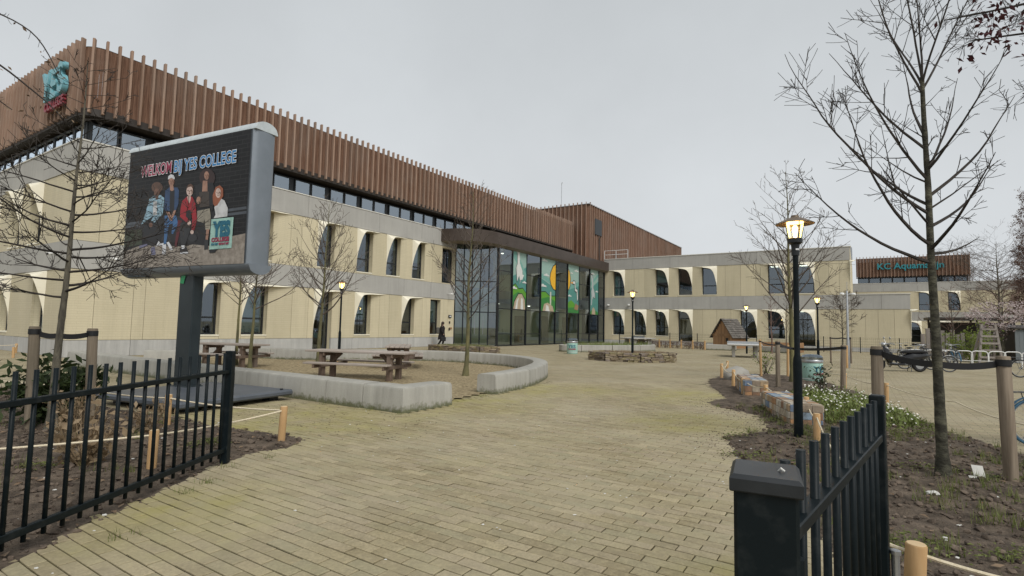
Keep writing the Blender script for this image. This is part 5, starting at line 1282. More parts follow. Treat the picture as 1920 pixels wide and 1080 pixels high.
tree('small upright sapling beside the arched door of the wing', 20.6, 40.2, 4.2, .05, 66, 18, 1.4, 1.1, 36, .03, 'twig', 'twig', (0, 0), 5, 1)
tree('small round crowned sapling beside the camera pole', 16.9, 27.4, 3.7, .05, 71, 30, 1.4, 1.1, 62, .05, 'bark', 'twig', (0, 0), 7, 1, lambda t: .6 + .7 * sin(pi * t) - .3 * t)
tree('thin bare sapling before the far school windows', 38.0, 48.5, 5.0, .06, 75, 22, 1.6, 1.4, 52, .05, 'bark', 'twigred', (0, 0), 6, 1)
tree('thin bare sapling among the shrubs by the bicycle racks', 27.6, 33.6, 4.6, .06, 78, 26, 1.4, 1.7, 55, .05, 'bark', 'twigred', (0, 0), 6, 1)
tree('pale bare twiggy tree beyond the far school roof end', 63.5, 74.0, 11.5, .2, 81, 44, 3.5, 4.2, 58, .03, 'bark', 'twigred', (0, 0), 9, 1, lambda t: .6 + .6 * sin(pi * t), .16)
tree('wide bare tree behind the pink blossom', 56.0, 61.5, 12.5, .22, 84, 50, 3.0, 5.0, 66, .0, 'bark', 'twig', (0, 0), 9, 1, lambda t: .7 + .5 * sin(pi * t), .18)
tc_ = tree('tall narrow russet tree at the frame edge', 45.5, 46.8, 14.5, .25, 90, 150, 1.8, 2.6, 40, .06, 'bark', 'twigred', (0, 0), 14, 1, lambda t: 1.0 - .7 * t, .16, .5)
def leaf_cloud(parent, name, mt, pts, rg, size, n, spread, flatq=False):
    mb = MB()
    for _ in range(n):
        p = rg.choice(pts); c = Vector(p) + Vector((rg.gauss(0, spread), rg.gauss(0, spread), rg.gauss(0, spread * .8)))
        a = Vector((rg.gauss(0, 1), rg.gauss(0, 1), rg.gauss(0, 1))).normalized(); b = a.orthogonal().normalized(); b = Matrix.Rotation(rg.uniform(0, 6.3), 3, a) @ b
        s = size * rg.uniform(.6, 1.3)
        mb.add([c - a * s, c + b * s * .42, c + a * s, c - b * s * .42 + Vector((0, 0, s * .15))], [(0, 1, 2, 3)])
    return mb.build(name, mt, parent)
def crown_pts(t):
    for ch in t.children:
        if ch.name.startswith('crown'): return [v.co.copy() for v in ch.data.vertices][::3]
leaf_cloud(tc_, 'buds', M['twigred'], crown_pts(tc_), random.Random(1), .09, 5200, .12)['kind'] = 'stuff'
bl = tree('pink blossoming cherry tree by the wooden ladder', 29.5, 32.2, 4.7, .11, 93, 26, 1.3, 2.3, 62, .02, 'bark', 'twigred', (0, 0), 8, 1, lambda t: .8 + .3 * sin(pi * t) - .4 * t, name='blossom_tree', group='flowering trees')
cpts = [p for p in crown_pts(bl) if p.z < 3.6]
leaf_cloud(bl, 'blossom', M['blossom'], cpts, random.Random(2), .055, 2600, .08)
# trees that stand outside the frame and reach in with a few boughs
ov = thing('overhanging_tree', 'purple leaved branches reaching in at the top corner', 'tree', (7.6, 4.6, 0), 0)
mb = MB(); rg = random.Random(7); tp = [(0, 0, 0), (-.05, .05, 1.5), (-.1, .1, 3.0), (-.2, .2, 4.4), (-.35, .3, 5.6)]
mb.tube(tp, [.16, .14, .12, .09, .05], 10); mb.build('trunk', M['barkdark'], ov, True)
mb = MB(); lp = []
for pts in ([(-.2, .2, 4.3), (-.8, .7, 4.75), (-1.5, 1.2, 5.0), (-2.25, 1.5, 5.02)], [(-.12, .1, 3.4), (-.7, .6, 3.95), (-1.3, 1.05, 4.28), (-1.85, 1.3, 4.3)], [(-.3, .3, 5.2), (-.9, .9, 5.5), (-1.6, 1.4, 5.45), (-2.5, 1.55, 5.3)], [(-.2, .2, 4.0), (-.8, .5, 4.5), (-1.4, .8, 4.75), (-1.9, 1.0, 4.7)]):
    P = smooth_path(pts, 6); S = [.03 * (1 - .8 * i / len(P)) for i in range(len(P))]; mb.tube(P, S, 5, False)
    side_shoots(mb, P, S, rg, 16, .5, 45, -.02, 1, 3, .35, .16); lp += P[len(P) // 2:]
mb.build('crown', M['twigdark'], ov)
for k in range(3): lp += [p + Vector((rg.gauss(0, .12), rg.gauss(0, .12), rg.gauss(0, .1))) for p in lp[:30]]
leaf_cloud(ov, 'leaves', M['purple'], [p for p in lp if p.x > -2.2 and p.z > 4.55], rg, .045, 420, .1)
ol = thing('overhanging_tree', 'budding arching twigs reaching in above the timber corner', 'tree', (-9.1, 6.2, .4), 0)
mb = MB(); mb.tube([(0, 0, -.4), (.05, 0, 2), (.1, .05, 4), (.2, .1, 5.6)], [.13, .11, .08, .05], 10); mb.build('trunk', M['bark'], ol, True)
mb = MB(); lp = []; rg = random.Random(9)
for pts in ([(.1, .05, 4.4), (1.0, .3, 5.0), (1.9, .55, 5.2), (2.6, .7, 4.95), (2.95, .8, 4.4)], [(.1, .05, 4.0), (1.2, .3, 4.6), (2.1, .5, 4.55), (2.75, .7, 4.1), (3.1, .8, 3.75)], [(.1, .05, 3.6), (1.1, .25, 4.1), (1.9, .5, 4.2), (2.5, .65, 3.85)]):
    P = smooth_path(pts, 6); S = [.022 * (1 - .8 * i / len(P)) for i in range(len(P))]; mb.tube(P, S, 4, False)
    side_shoots(mb, P, S, rg, 16, .16, 60, .0, 0, 3, .3, .16); lp += P
mb.build('crown', M['twigdark'], ol)
leaf_cloud(ol, 'buds', M['deadleaf'], lp, rg, .03, 130, .05)['kind'] = 'stuff'

# ------------------------------------------------------------------ low plants
rg = random.Random(17)
def shrub(label, x, y, w, h, mt, n, size, seed, stems=9, cat='shrub', name='shrub', spread=None, twig_='twig'):
    rg = random.Random(seed); t = thing(name, label, cat, (x, y, 0), 0); mb = MB(); pts = []
    for k in range(stems):
        a = rg.uniform(0, 6.3); d = Vector((cos(a) * .7, sin(a) * .7, 1.0)); P, S = grow((rg.gauss(0, .06) * w, rg.gauss(0, .06) * w, .02), d, h * rg.uniform(.7, 1.1), .012, rg, .12, .0, .2)
        for p in P: p.x *= w / h; p.y *= w / h
        mb.tube(P, S, 4, False); side_shoots(mb, P, S, rg, 6, h * .4, 45, .02, 0, 3, .2, .2); pts += P[1:]
    mb.build('stems', M[twig_], t); pts = pts + [v for v in mb.v[::5]]
    if n: leaf_cloud(t, 'leaves', M[mt], pts, rg, size, n, spread or .06)
    return t
shrub('dark evergreen shrub around the stakes behind the gate bars', -6.5, 7.75, .75, .95, 'evergreen', 1500, .075, 2, 16, spread=.09)
shrub('low dark evergreen shrub at the far left of the bed', -8.6, 8.6, .6, .7, 'evergreen', 700, .07, 5, 12)
shrub('dry brown perennial clump behind the gate bars', -4.35, 5.6, .45, .55, 'dryplant', 150, .07, 6, 22, twig_='dryplant')
shrub('dry brown perennial clump below the billboard plate', -4.7, 7.1, .35, .5, 'dryplant', 110, .05, 8, 18, twig_='dryplant')
shrub('sparse dry perennial stems beside the tree stake', -5.5, 6.9, .35, .7, 'dryplant', 70, .06, 19, 16, twig_='dryplant')
shrub('sparse twiggy shrub between the pale stakes', 9.0, 19.0, .8, 1.0, 'fresh', 110, .05, 9, 12)
shrub('small leafy shrub leaning on the stake near the mint bin', 8.0, 13.9, .35, .95, 'evergreen', 160, .045, 10, 8)
shrub('bright yellow green shrub behind the bicycle racks', 27.2, 31.6, 1.9, 2.3, 'fresh', 2600, .07, 12, 26, spread=.14)
shrub('yellow green shrub before the grey shed', 30.6, 33.0, 1.3, 1.6, 'fresh', 1000, .07, 13, 16, spread=.12)
# flower bed, grass tufts, clods, dead leaves: uncountable
mb = MB(); pt = MB(); rg = random.Random(23)
FL = [(5.0, 10.2), (5.6, 11.6), (6.6, 12.9), (7.7, 13.0), (8.1, 11.9), (7.5, 10.3), (6.9, 8.9), (6.2, 8.5), (5.3, 8.9)]
for _ in range(5200):
    x, y = rg.uniform(4.9, 8.2), rg.uniform(8.4, 13.1)
    d = edge_dist(x, y, FL) if inside(x, y, FL) else -1
    if d < 0: continue
    hgt = (.12 + .3 * min(1, d / .5)) * (.75 + .5 * noise.noise(Vector((x * 1.8, y * 1.8, 4)))) * rg.uniform(.5, 1.1); z0 = .03
    a = rg.uniform(0, 6.3); l = rg.uniform(.05, .1); tx, ty = cos(a) * l, sin(a) * l; zz = z0 + hgt * rg.uniform(.25, 1.0)
    w_ = rg.uniform(.012, .022)
    mb.add([(x - ty * w_ / l, y + tx * w_ / l, zz - l * .4), (x + ty * w_ / l, y - tx * w_ / l, zz - l * .4), (x + tx, y + ty, zz + l * .5)], [(0, 1, 2)])
    mb.add([(x - .003, y, .02), (x + .003, y, .02), (x + tx * .3, y + ty * .3, zz)], [(0, 1, 2)])
    if rg.random() < .11:
        c = Vector((x, y, z0 + hgt + .04)); n = 7; r_ = rg.uniform(.012, .022); tl = Vector((rg.gauss(0, .3), rg.gauss(0, .3) - .35, 1)).normalized(); e1 = tl.orthogonal().normalized(); e2 = tl.cross(e1)
        pt.add([c + e1 * r_ * cos(2 * pi * k / n) + e2 * r_ * sin(2 * pi * k / n) for k in range(n)], [tuple(range(n))])
fbd = mb.build('flower_bed_plants', M['daisyleaf'], None, kind='stuff', label='low green plants thick with white flowers in the bed'); fbd['category'] = 'flowers'
pt.build('flower_heads', M['petal'], fbd, kind='stuff')
def scatter(poly, n, rg, keep=lambda x, y: True):
    xs = [p[0] for p in poly]; ys = [p[1] for p in poly]; o = []
    for _ in range(n * 6):
        if len(o) >= n: break
        x, y = rg.uniform(min(xs), max(xs)), rg.uniform(min(ys), max(ys))
        if inside(x, y, poly) and keep(x, y): o.append((x, y))
    return o
for bed, poly, lab, gn in ((bedL, LBED, 'before the billboard', 40), (bedR, RBED, 'beyond the short gate leaf', 430)):
    rg = random.Random(31 + gn); mb = MB()
    vis = lambda x, y: abs(x) < y * 1.05 + .3 and y < 11
    for x, y in scatter(poly, 3600, rg, vis):
        r_ = min(.04, rg.expovariate(95) + .006); mb.blob((x, y, soil_z(x, y, edge_dist(x, y, poly)) + r_ * .35), r_, (1, rg.uniform(.7, 1), rg.uniform(.65, .9)), .25, rg)
    mb.build('soil_clods', M['clod'], bed, True, kind='stuff')
    mb = MB()
    for x, y in scatter(poly, 520 if gn == 40 else 160, rg, vis):
        a = rg.uniform(0, 6.3); s = rg.uniform(.02, .05); z = soil_z(x, y, edge_dist(x, y, poly)) + .015; c, sn = cos(a) * s, sin(a) * s
        mb.add([(x - c, y - sn, z), (x + sn * .5, y - c * .5, z + s * .4 * rg.random()), (x + c, y + sn, z + s * .3 * rg.random()), (x - sn * .5, y + c * .5, z + s * .5 * rg.random())], [(0, 1, 2, 3)])
    mb.build('dead_leaves', M['deadleaf'], bed, kind='stuff')
    mb = MB()
    for x, y in scatter(poly, 60, rg, vis):
        r_ = rg.uniform(.006, .016); mb.blob((x, y, soil_z(x, y, 1) + .01), r_, (1.3, 1, .5), .3, rg)
    mb.build('shell_bits', M['chip'], bed, kind='stuff')
    mb = MB()
    for x, y in scatter(poly, gn, rg, lambda x, y: vis(x, y) and (noise.noise(Vector((x * 1.1, y * 1.1, 8))) > -.15)):
        for _ in range(rg.randint(10, 26)):
            a = rg.uniform(0, 6.3); l = rg.uniform(.04, .13); px, py = x + rg.gauss(0, .045), y + rg.gauss(0, .035); z = soil_z(px, py, edge_dist(px, py, poly)); o = rg.uniform(.1, .6) * l
            mb.add([(px - .0035 * sin(a), py + .0035 * cos(a), z), (px + .0035 * sin(a), py - .0035 * cos(a), z), (px + cos(a) * o, py + sin(a) * o, z + l)], [(0, 1, 2)])
    for x, y in scatter(poly, gn // 3, rg, lambda x, y: vis(x, y) and noise.noise(Vector((x * .9, y * .9, 2))) > .05):
        for _ in range(60):
            px, py = x + rg.gauss(0, .1), y + rg.gauss(0, .1); z = soil_z(px, py, edge_dist(px, py, poly)) + rg.uniform(.01, .05); a = rg.uniform(0, 6.3); s = rg.uniform(.012, .024); c, sn = cos(a) * s, sin(a) * s
            mb.add([(px - c, py - sn, z), (px + sn * .6, py - c * .6, z + .008), (px + c, py + sn, z + .004), (px - sn * .6, py + c * .6, z + .012)], [(0, 1, 2, 3)])
    mb.build('grass_tufts', M['grass'], bed, kind='stuff')
# weeds in the joints and crumbs on the path
mb = MB(); rg = random.Random(77)
for x, y in ((-2.72, 3.9), (-2.95, 5.75), (-2.85, 5.2), (-2.7, 6.2), (-2.9, 4.9), (-1.9, 9.25), (-1.5, 10.2), (-.6, 11.9), (-2.5, 9.7), (-3.5, 10.25)):
    for _ in range(34):
        a = rg.uniform(0, 6.3); l = rg.uniform(.02, .07); px, py = x + rg.gauss(0, .05), y + rg.gauss(0, .05); o = rg.uniform(.2, .9) * l
        mb.add([(px - .003 * sin(a), py + .003 * cos(a), .008), (px + .003 * sin(a), py - .003 * cos(a), .008), (px + cos(a) * o, py + sin(a) * o, .008 + l)], [(0, 1, 2)])
mb.build('joint_weeds', M['grass'], paving, kind='stuff')
mb = MB()
for _ in range(150):
    y = rg.uniform(3.2, 13); x = rg.uniform(-3, 4); 
    if not in_paving(x, y): continue
    mb.blob((x, y, .015), rg.uniform(.004, .011), (1.4, .8, .5), .3, rg)
mb.build('path_crumbs', M['chip'], paving, kind='stuff')
mb = MB()
for _ in range(260):
    x, y = rg.uniform(-4.6, -1.0), rg.uniform(7.2, 10.6)
    if not in_paving(x, y): continue
    s = rg.uniform(.008, .022); a = rg.uniform(0, 6.3); mb.add([(x - cos(a) * s, y - sin(a) * s, .016), (x + sin(a) * s * .5, y - cos(a) * s * .5, .02), (x + cos(a) * s, y + sin(a) * s, .017), (x - sin(a) * s * .5, y + cos(a) * s * .5, .022)], [(0, 1, 2, 3)])
mb.build('path_leaves', M['soil'], paving, kind='stuff')
mb = MB()
for x, y in scatter([(3.0, 6.0), (2.55, 6.6), (2.9, 8.2), (4.0, 9.0), (3.8, 11.9), (4.6, 12.6), (4.4, 9.0), (3.2, 5.6)], 900, rg):
    r_ = min(.014, rg.expovariate(220) + .003); mb.blob((x + rg.gauss(0, .12), y + rg.gauss(0, .12), .014), r_, (1, .8, .6), .3, rg)
mb.build('spilled_soil', M['clod'], bedR, True, kind='stuff')
pp = MB(); pp.add([(-.05, 0, .01), (.06, -.01, .012), (.055, .02, .13), (-.06, .03, .14)], [(0, 1, 2, 3)]); pp.add([(-.13, -.03, .02), (-.05, -.03, .012), (-.02, .0, .03), (-.1, .02, .03)], [(0, 1, 2, 3)])
po = pp.build('paper_scrap', M['chip']); po.location = (4.95, 5.75, .05); tag(po, 'crumpled white paper scrap lying on the soil', 'litter')
st_ = MB(); st_.blob((0, 0, .02), .045, (1.3, 1, .6), .12, random.Random(3), 2); so_ = st_.build('white_stone', M['chip'], None, True); so_.location = (3.95, 5.1, .06); tag(so_, 'small white stone on the bare soil', 'stone')
# ------------------------------------------------------------------ bins, planters, tables
def bin_(label, x, y, rz, h=.86, r=.3):
    t = thing('litter_bin', label, 'litter bin', (x, y, 0), rz, 'mint school litter bins')
    mb = MB(); mb.lathe([(r * .96, 0), (r, .02), (r, h * .7), (r * .98, h * .72)], 28); mb.build('drum', M['mint'], t, True)
    mb = MB(); mb.lathe([(r * 1.03, h * .7), (r * 1.05, h * .73), (r * 1.05, h * .79), (r * 1.02, h * .81)], 28); mb.build('rim', M['steel'], t, True)
    mb = MB(); mb.lathe([(r * 1.0, h * .8), (r * 1.02, h * .9), (r * .86, h * .97), (r * .5, h * 1.0), (.02, h * 1.0)], 28); mb.build('dome', M['lid'], t, True)
    for s, z, cap, mt, wd in (('YES', h * .38, h * .2, 'ink_teal', 1.45), ('COLLEGE', h * .27, h * .07, 'ink_red', 1.45)):
        me = text_mesh(s, cap / .7, .002, .006, 1.0); xs = [v.co.x for v in me.vertices]; k = wd * r / (max(xs) - min(xs))
        for v in me.vertices:
            a = v.co.x * k / r; v.co = (sin(a) * (r + .006 - v.co.y), -cos(a) * (r + .006 - v.co.y), v.co.z + z)
        obj('lettering', me, M[mt], t)
    mb = MB(); mb.lathe([(r * 1.002, .1), (r * 1.004, .12)], 28); mb.build('band', M['ink_white'], t)
    return t
bin_('mint litter bin with dome behind the grey tree stakes', 9.5, 17.0, R(20))
bin_('small mint litter bin standing before the long oval planter', 3.65, 32.0, R(-10), .92, .32)
def stone_ring(label, pts, h, courses, name='stone_planter', closed=True, seed=1, fill=True, th=.3):
    """low wall of single rough stones; pts in world XY"""
    cx = sum(p[0] for p in pts) / len(pts); cy = sum(p[1] for p in pts) / len(pts); t = thing(name, label, 'planter', (cx, cy, 0), 0); rg = random.Random(seed)
    P = [Vector((x - cx, y - cy)) for x, y in pts] + [Vector((pts[0][0] - cx, pts[0][1] - cy))]
    mesh = []
    for k in range(5):
        mb = MB(); mb.bbox(-.5, .5, -.5, .5, -.5, .5, .09)
        for v in mb.v: v += Vector((rg.gauss(0, .05), rg.gauss(0, .05), rg.gauss(0, .05)))
        me = mb.mesh('stone'); me.materials.append(M['stone']); mesh.append(me)
    seg = [(P[i], P[i + 1]) for i in range(len(P) - 1)]
    for c in range(courses):
        z = h * (c + .5) / courses
        for a, b in seg:
            L_ = (b - a).length; s = -rg.uniform(0, .2); d = (b - a).normalized(); n = Vector((d.y, -d.x))
            while s < L_:
                l = rg.uniform(.16, .42); m_ = (max(0, s) + min(L_, s + l)) / 2; ll = min(L_, s + l) - max(0, s)
                if ll > .05:
                    q = a + d * m_ + n * rg.gauss(0, .015); o = obj('stone', rg.choice(mesh), None, t, loc=(q.x, q.y, z + rg.gauss(0, .006)), rot=(rg.gauss(0, .05), rg.gauss(0, .04), math.atan2(d.y, d.x) + rg.gauss(0, .04))); o.scale = (ll * 1.02, th, h / courses * rg.uniform(.9, 1.12))
                s += l
    if fill:
        mb = MB(); mb.prism([(p.x * .95, p.y * .95) for p in P[:-1]], 0, h * .82); mb.build('soil', M['soil'], t)
        mb = MB()
        for _ in range(900):
            f, g_ = rg.random() ** .5, rg.random(); i = rg.randrange(len(P) - 1); q = (P[i].lerp(P[i + 1], g_)) * f * .85; a = rg.uniform(0, 6.3); l = rg.uniform(.06, .2)
            mb.add([(q.x - .006, q.y, h * .8), (q.x + .006, q.y, h * .8), (q.x + cos(a) * l * .4, q.y + sin(a) * l * .4, h * .8 + l)], [(0, 1, 2)])
        mb.build('planting', M['dryplant'] if seed == 1 else M['grass'], t, kind='stuff')
    return t
stone_ring('low rough stone planter around the lantern lamp in mid yard', [(3.95, 26.5), (4.5, 25.5), (6.0, 25.0), (7.5, 25.3), (7.95, 26.3), (7.4, 27.4), (5.8, 27.8), (4.4, 27.4)], .42, 5, seed=1)
stone_ring('low rough stone planter before the entrance doors', [(-4.9, 32.6), (-3.6, 31.5), (-1.8, 30.9), (-.75, 31.2), (-1.2, 32.4), (-2.6, 33.4), (-4.2, 33.7)], .36, 4, seed=2)
# oval concrete planter by the glass hall
op = thing('concrete_planter', 'long oval concrete planter in front of the glass hall', 'planter', (6.8, 37.0, 0), R(36))
nseg = 10
for k in range(nseg):
    mb = MB(); pr = [(1.0, 0), (1.0, .42), (.97, .45), (.88, .45), (.86, .3)]; m_ = 6
    for j in range(m_ + 1):
        a = 2 * pi * (k + .01 + .98 * j / m_) / nseg
        for f, z in pr: mb.v.append(Vector((4.4 * cos(a) * (1 - (1 - f) * .4), 1.6 * sin(a) * f, z)))
    for j in range(m_):
        for i in range(4): mb.f.append((j * 5 + i, (j + 1) * 5 + i, (j + 1) * 5 + i + 1, j * 5 + i + 1))
    mb.f += [(0, 1, 2, 3, 4), tuple(m_ * 5 + i for i in range(5))[::-1]]
    mb.build('block', M['bench'], op, True)
mb = MB(); mb.prism([(4.25 * cos(2 * pi * k / 24), 1.42 * sin(2 * pi * k / 24)) for k in range(24)], 0, .36); mb.build('soil', M['soil'], op)
mb = MB(); rg = random.Random(6)
for _ in range(1500):
    a, f = rg.uniform(0, 6.3), rg.random() ** .5; x, y = 4.1 * cos(a) * f, 1.3 * sin(a) * f; b, l = rg.uniform(0, 6.3), rg.uniform(.1, .4)
    mb.add([(x - .01, y, .35), (x + .01, y, .35), (x + cos(b) * l * .5, y + sin(b) * l * .5, .35 + l)], [(0, 1, 2)])
mb.build('planting', M['daisyleaf'], op, kind='stuff')
# mosaic walls
def mosaic(label, a, b, wd, h, seed):
    a, b = Vector(a), Vector(b); d = (b - a); L_ = d.length; rz = math.atan2(d.y, d.x); t = thing('mosaic_wall', label, 'low wall', (a.x, a.y, 0), rz, 'tiled seating walls along the path'); rg = random.Random(seed)
    mb = MB(); mb.bbox(0, L_, -wd, 0, 0, h, .01); mb.build('core', M['mortar'], t)
    n = max(2, round(L_ / .15)); m_ = max(2, round(h / .13)); w_ = max(2, round(wd / .15))
    mb = MB(); mb.bbox(-.5, .5, -.5, .5, -.5, .5, .06); me = mb.mesh('tile'); me.materials.append(M['tile'])
    def tl(x, y, z, sx, sy, sz):
        o = obj('tile', me, None, t, loc=(x, y, z), rot=(rg.gauss(0, .01), rg.gauss(0, .01), rg.gauss(0, .015))); o.scale = (sx, sy, sz)
    for i in range(n):
        for k in range(m_):
            tl((i + .5) * L_ / n, .004, (k + .5) * h / m_, L_ / n * .93, .024, h / m_ * .93); tl((i + .5) * L_ / n, -wd - .004, (k + .5) * h / m_, L_ / n * .93, .024, h / m_ * .93)
        for k in range(w_): tl((i + .5) * L_ / n, -(k + .5) * wd / w_, h + .004, L_ / n * .93, wd / w_ * .93, .024)
    for k in range(m_):
        for j in range(w_):
            tl(-.004, -(j + .5) * wd / w_, (k + .5) * h / m_, .024, wd / w_ * .93, h / m_ * .93); tl(L_ + .004, -(j + .5) * wd / w_, (k + .5) * h / m_, .024, wd / w_ * .93, h / m_ * .93)
    return t
mosaic('tiled mosaic seat wall beside the tall lantern lamp', (4.62, 8.95), (5.0, 10.75), .5, .36, 1)
mosaic('tiled mosaic seat wall farther up the path near the boulder', (5.5, 12.7), (6.0, 14.3), .5, .4, 2)
mb = MB(); mb.blob((0, 0, .2), .34, (1.25, .9, .75), .14, random.Random(12), 2); bo = mb.build('boulder', M['table_concrete'], None, True); bo.location = (6.95, 16.6, 0); tag(bo, 'grey brown boulder behind the rope at the bed tip', 'boulder')
def pingpong(label, x, y, rz, wd=1.9, ln=2.7):
    t = thing('table_tennis_table', label, 'table tennis table', (x, y, 0), rz, 'outdoor table tennis tables')
    mb = MB(); mb.bbox(-wd / 2, wd / 2, -ln / 2, ln / 2, .68, .76, .02); mb.build('tabletop', M['table_concrete'], t)
    mb = MB(); mb.bbox(-wd / 2 + .01, wd / 2 - .01, -ln / 2 + .01, ln / 2 - .01, .7605, .775, .004); mb.build('playing_surface', M['whitepaint'], t)
    mb = MB(); mb.bbox(-wd / 2, wd / 2, -.015, .015, .776, .93, .005); mb.build('net', M['steel'], t)
    for sx in (-1, 1):
        for sy in (-1, 1):
            mb = MB(); mb.bbox(sx * (wd / 2 - .35) - .09, sx * (wd / 2 - .35) + .09, sy * (ln / 2 - .5) - .2, sy * (ln / 2 - .5) + .2, 0, .68, .015); mb.build('leg', M['table_concrete'], t)
    return t
pingpong('concrete table tennis table in the open yard before the playhouse', 14.0, 32.3, R(-22))
pingpong('concrete table tennis table behind the oval planter by the wing', 11.0, 46.6, R(-60), 1.6)
# long concrete kerb blocks and brown planter by the playhouse
for lab, a, b in (('low concrete block bench below the playhouse', (15.5, 42.9), (17.6, 42.0)), ('low concrete block bench behind the table tennis table', (18.6, 41.0), (20.2, 38.6))):
    a, b = Vector(a), Vector(b); t = thing('concrete_bench', lab, 'bench', (a.x, a.y, 0), math.atan2((b - a).y, (b - a).x)); mb = MB(); mb.bbox(0, (b - a).length, 0, .5, 0, .44, .03); mb.build('block', M['bench'], t)
rp = thing('timber_planter', 'low reddish timber raised planter by the wing windows', 'planter', (19.3, 42.5, 0), R(-40))
for k in range(3):
    mb = MB(); mb.bbox(0, 3.2, 0, .08, .02 + k * .24, .25 + k * .24, .01); mb.build('plank', M['shack'], rp)
for x in (0.0, 3.12):
    mb = MB(); mb.bbox(x, x + .08, .083, 1.2, 0, .74, .01); mb.build('plank', M['shack'], rp)
mb = MB(); mb.box(.085, 3.11, .09, 1.18, 0, .62); mb.build('soil', M['soil'], rp)
# playhouse
ph = thing('playhouse', 'small wooden playhouse with steep shingled roof', 'playhouse', (17.6, 44.8, 0), R(-62))
rg = random.Random(8); wd, dp, eh, rh = 1.9, 1.7, 1.15, 2.5
for k in range(12):
    x0 = -wd / 2 + k * wd / 12; xm = x0 + wd / 24; top = eh + (rh - eh) * (1 - abs(xm) / (wd / 2)) - .06
    mb = MB(); mb.bbox(x0 + .004, x0 + wd / 12 - .004, -.02 + rg.uniform(0, .01), .02, .1, top, .004); mb.build('plank', M['shack'], ph)
for k in range(8):
    x0 = -wd / 2 - .05 + k * (wd + .1) / 8; mb = MB(); w_ = (wd + .1) / 8; mb.add([(x0, -.045, 1.3), (x0 + w_, -.045, 1.3), (x0 + w_, -.045, 1.16), (x0 + w_ * .75, -.045, 1.08), (x0 + w_ * .25, -.045, 1.08), (x0, -.045, 1.16)], [(5, 4, 3, 2, 1, 0)]); mb.build('scalloped_trim', M['shack'], ph)
for s in (-1, 1):
    mb = MB(); mb.box(s * wd / 2 - .02, s * wd / 2 + .02, .02, dp, .1, eh - .05); mb.build('side_wall', M['shack'], ph)
    rows = 9
    for k in range(rows):
        for j in range(6):
            t0, t1 = k / rows, (k + 1.25) / rows; y0 = -.18 + j * (dp + .3) / 6; y1 = y0 + (dp + .3) / 6 - .012
            xa, za = s * (wd / 2 + .22) * (1 - t0), eh - .22 + (rh - eh + .27) * t0; t1 = min(1.0, t1); xb, zb = s * (wd / 2 + .22) * (1 - t1), eh - .22 + (rh - eh + .27) * t1
            mb = MB(); o_ = .04 + rg.uniform(0, .012); mb.add([(xa + s * o_, y0, za + o_), (xa + s * o_, y1, za + o_), (xb, y1, zb + .015), (xb, y0, zb + .015), (xa, y0, za), (xa, y1, za)], [(0, 1, 2, 3), (0, 4, 5, 1), (0, 3, 4), (1, 5, 2)]); mb.build('shingle', M['shingle'], ph)
mb = MB(); mb.box(.38, .62, -.05, -.03, .65, .95); mb.build('window', M['soffit'], ph)
# mesh fence along the wing with posts, hurdles and hedge
mf = thing('mesh_fence', 'low dark wire mesh fence along the foot of the wing', 'fence', W(50.5, 20), AX)
post_me = MB().bbox(-.03, .03, -.03, .03, 0, 1.25, .004).mesh('post'); post_me.materials.append(M['fence'])
for k in range(13): obj('post', post_me, None, mf, loc=(0, -k * 2.5, 0))
mb = MB()
for z in (.1, .3, .5, .7, .9, 1.1, 1.2): mb.bar((0, 0, z), (0, -30, z), .008)
for k in range(240): mb.bar((0, -k * .125, .08), (0, -k * .125, 1.2), .005)
mb.build('wire_mesh', M['fence'], mf, kind='stuff')
hd = thing('hurdle_fence', 'low wooden hurdle fence with dry brown hedge by the wing', 'fence', (10.6, 48.2, 0), math.atan2(-5.5, 4.8))
for k in range(8):
    mb = MB(); mb.bbox(k * 1.04 - .05, k * 1.04 + .05, -.05, .05, 0, .72, .01); mb.build('post', M['post'], hd)
for k in range(7):
    mb = MB(); mb.bbox(k * 1.04 + .052, k * 1.04 + .985, -.025, .025, .52, .62, .01); mb.build('rail', M['oldwood'], hd)
leafp = [(random.Random(k).uniform(0, 7.2), .35 + random.Random(k + 999).uniform(-.15, .2), random.Random(k + 77).uniform(.08, .55)) for k in range(500)]
mb = MB(); rg = random.Random(4)
for p in leafp[::2]: mb.tube([(p[0], p[1], 0), (p[0] + rg.gauss(0, .1), p[1] + rg.gauss(0, .08), .3), (p[0] + rg.gauss(0, .15), p[1] + rg.gauss(0, .1), .55)], .008, 3, False)
mb.build('hedge_twigs', M['twigred'], hd, kind='stuff'); leaf_cloud(hd, 'hedge_leaves', M['deadleaf'], leafp, rg, .05, 1500, .05)['kind'] = 'stuff'
# camera pole
cpn = thing('camera_pole', 'grey steel pole with white security cameras and a light stake', 'camera pole', (15.1, 24.1, 0))
mb = MB(); mb.lathe([(.07, 0), (.065, 1.2), (.05, 1.3), (.045, 3.4), (.03, 3.45)], 12); mb.build('pole', M['steel'], cpn, True)
for s in (-1, 1):
    mb = MB(); mb.bar((0, 0, 3.3), (s * .2, -.05, 3.32), .04); c_ = mb.build('arm', M['steel'], cpn); mb = MB(); mb.lathe([(.02, 0), (.09, .02), (.1, .07), (.06, .12), (.01, .125)], 12, (s * .26, -.06, 3.24)); mb.build('camera_dome', M['whitepaint'], c_, True)
mb = MB(); mb.tube([(0, -.02, 3.42), (.0, -.02, 3.85)], .012, 6); mb.build('spike', M['steel'], cpn)
mb = MB(); mb.tube([(-.13, -.1, 0), (-.13, -.1, 1.0)], .045, 10); mb.build('stake', M['post'], cpn, True)
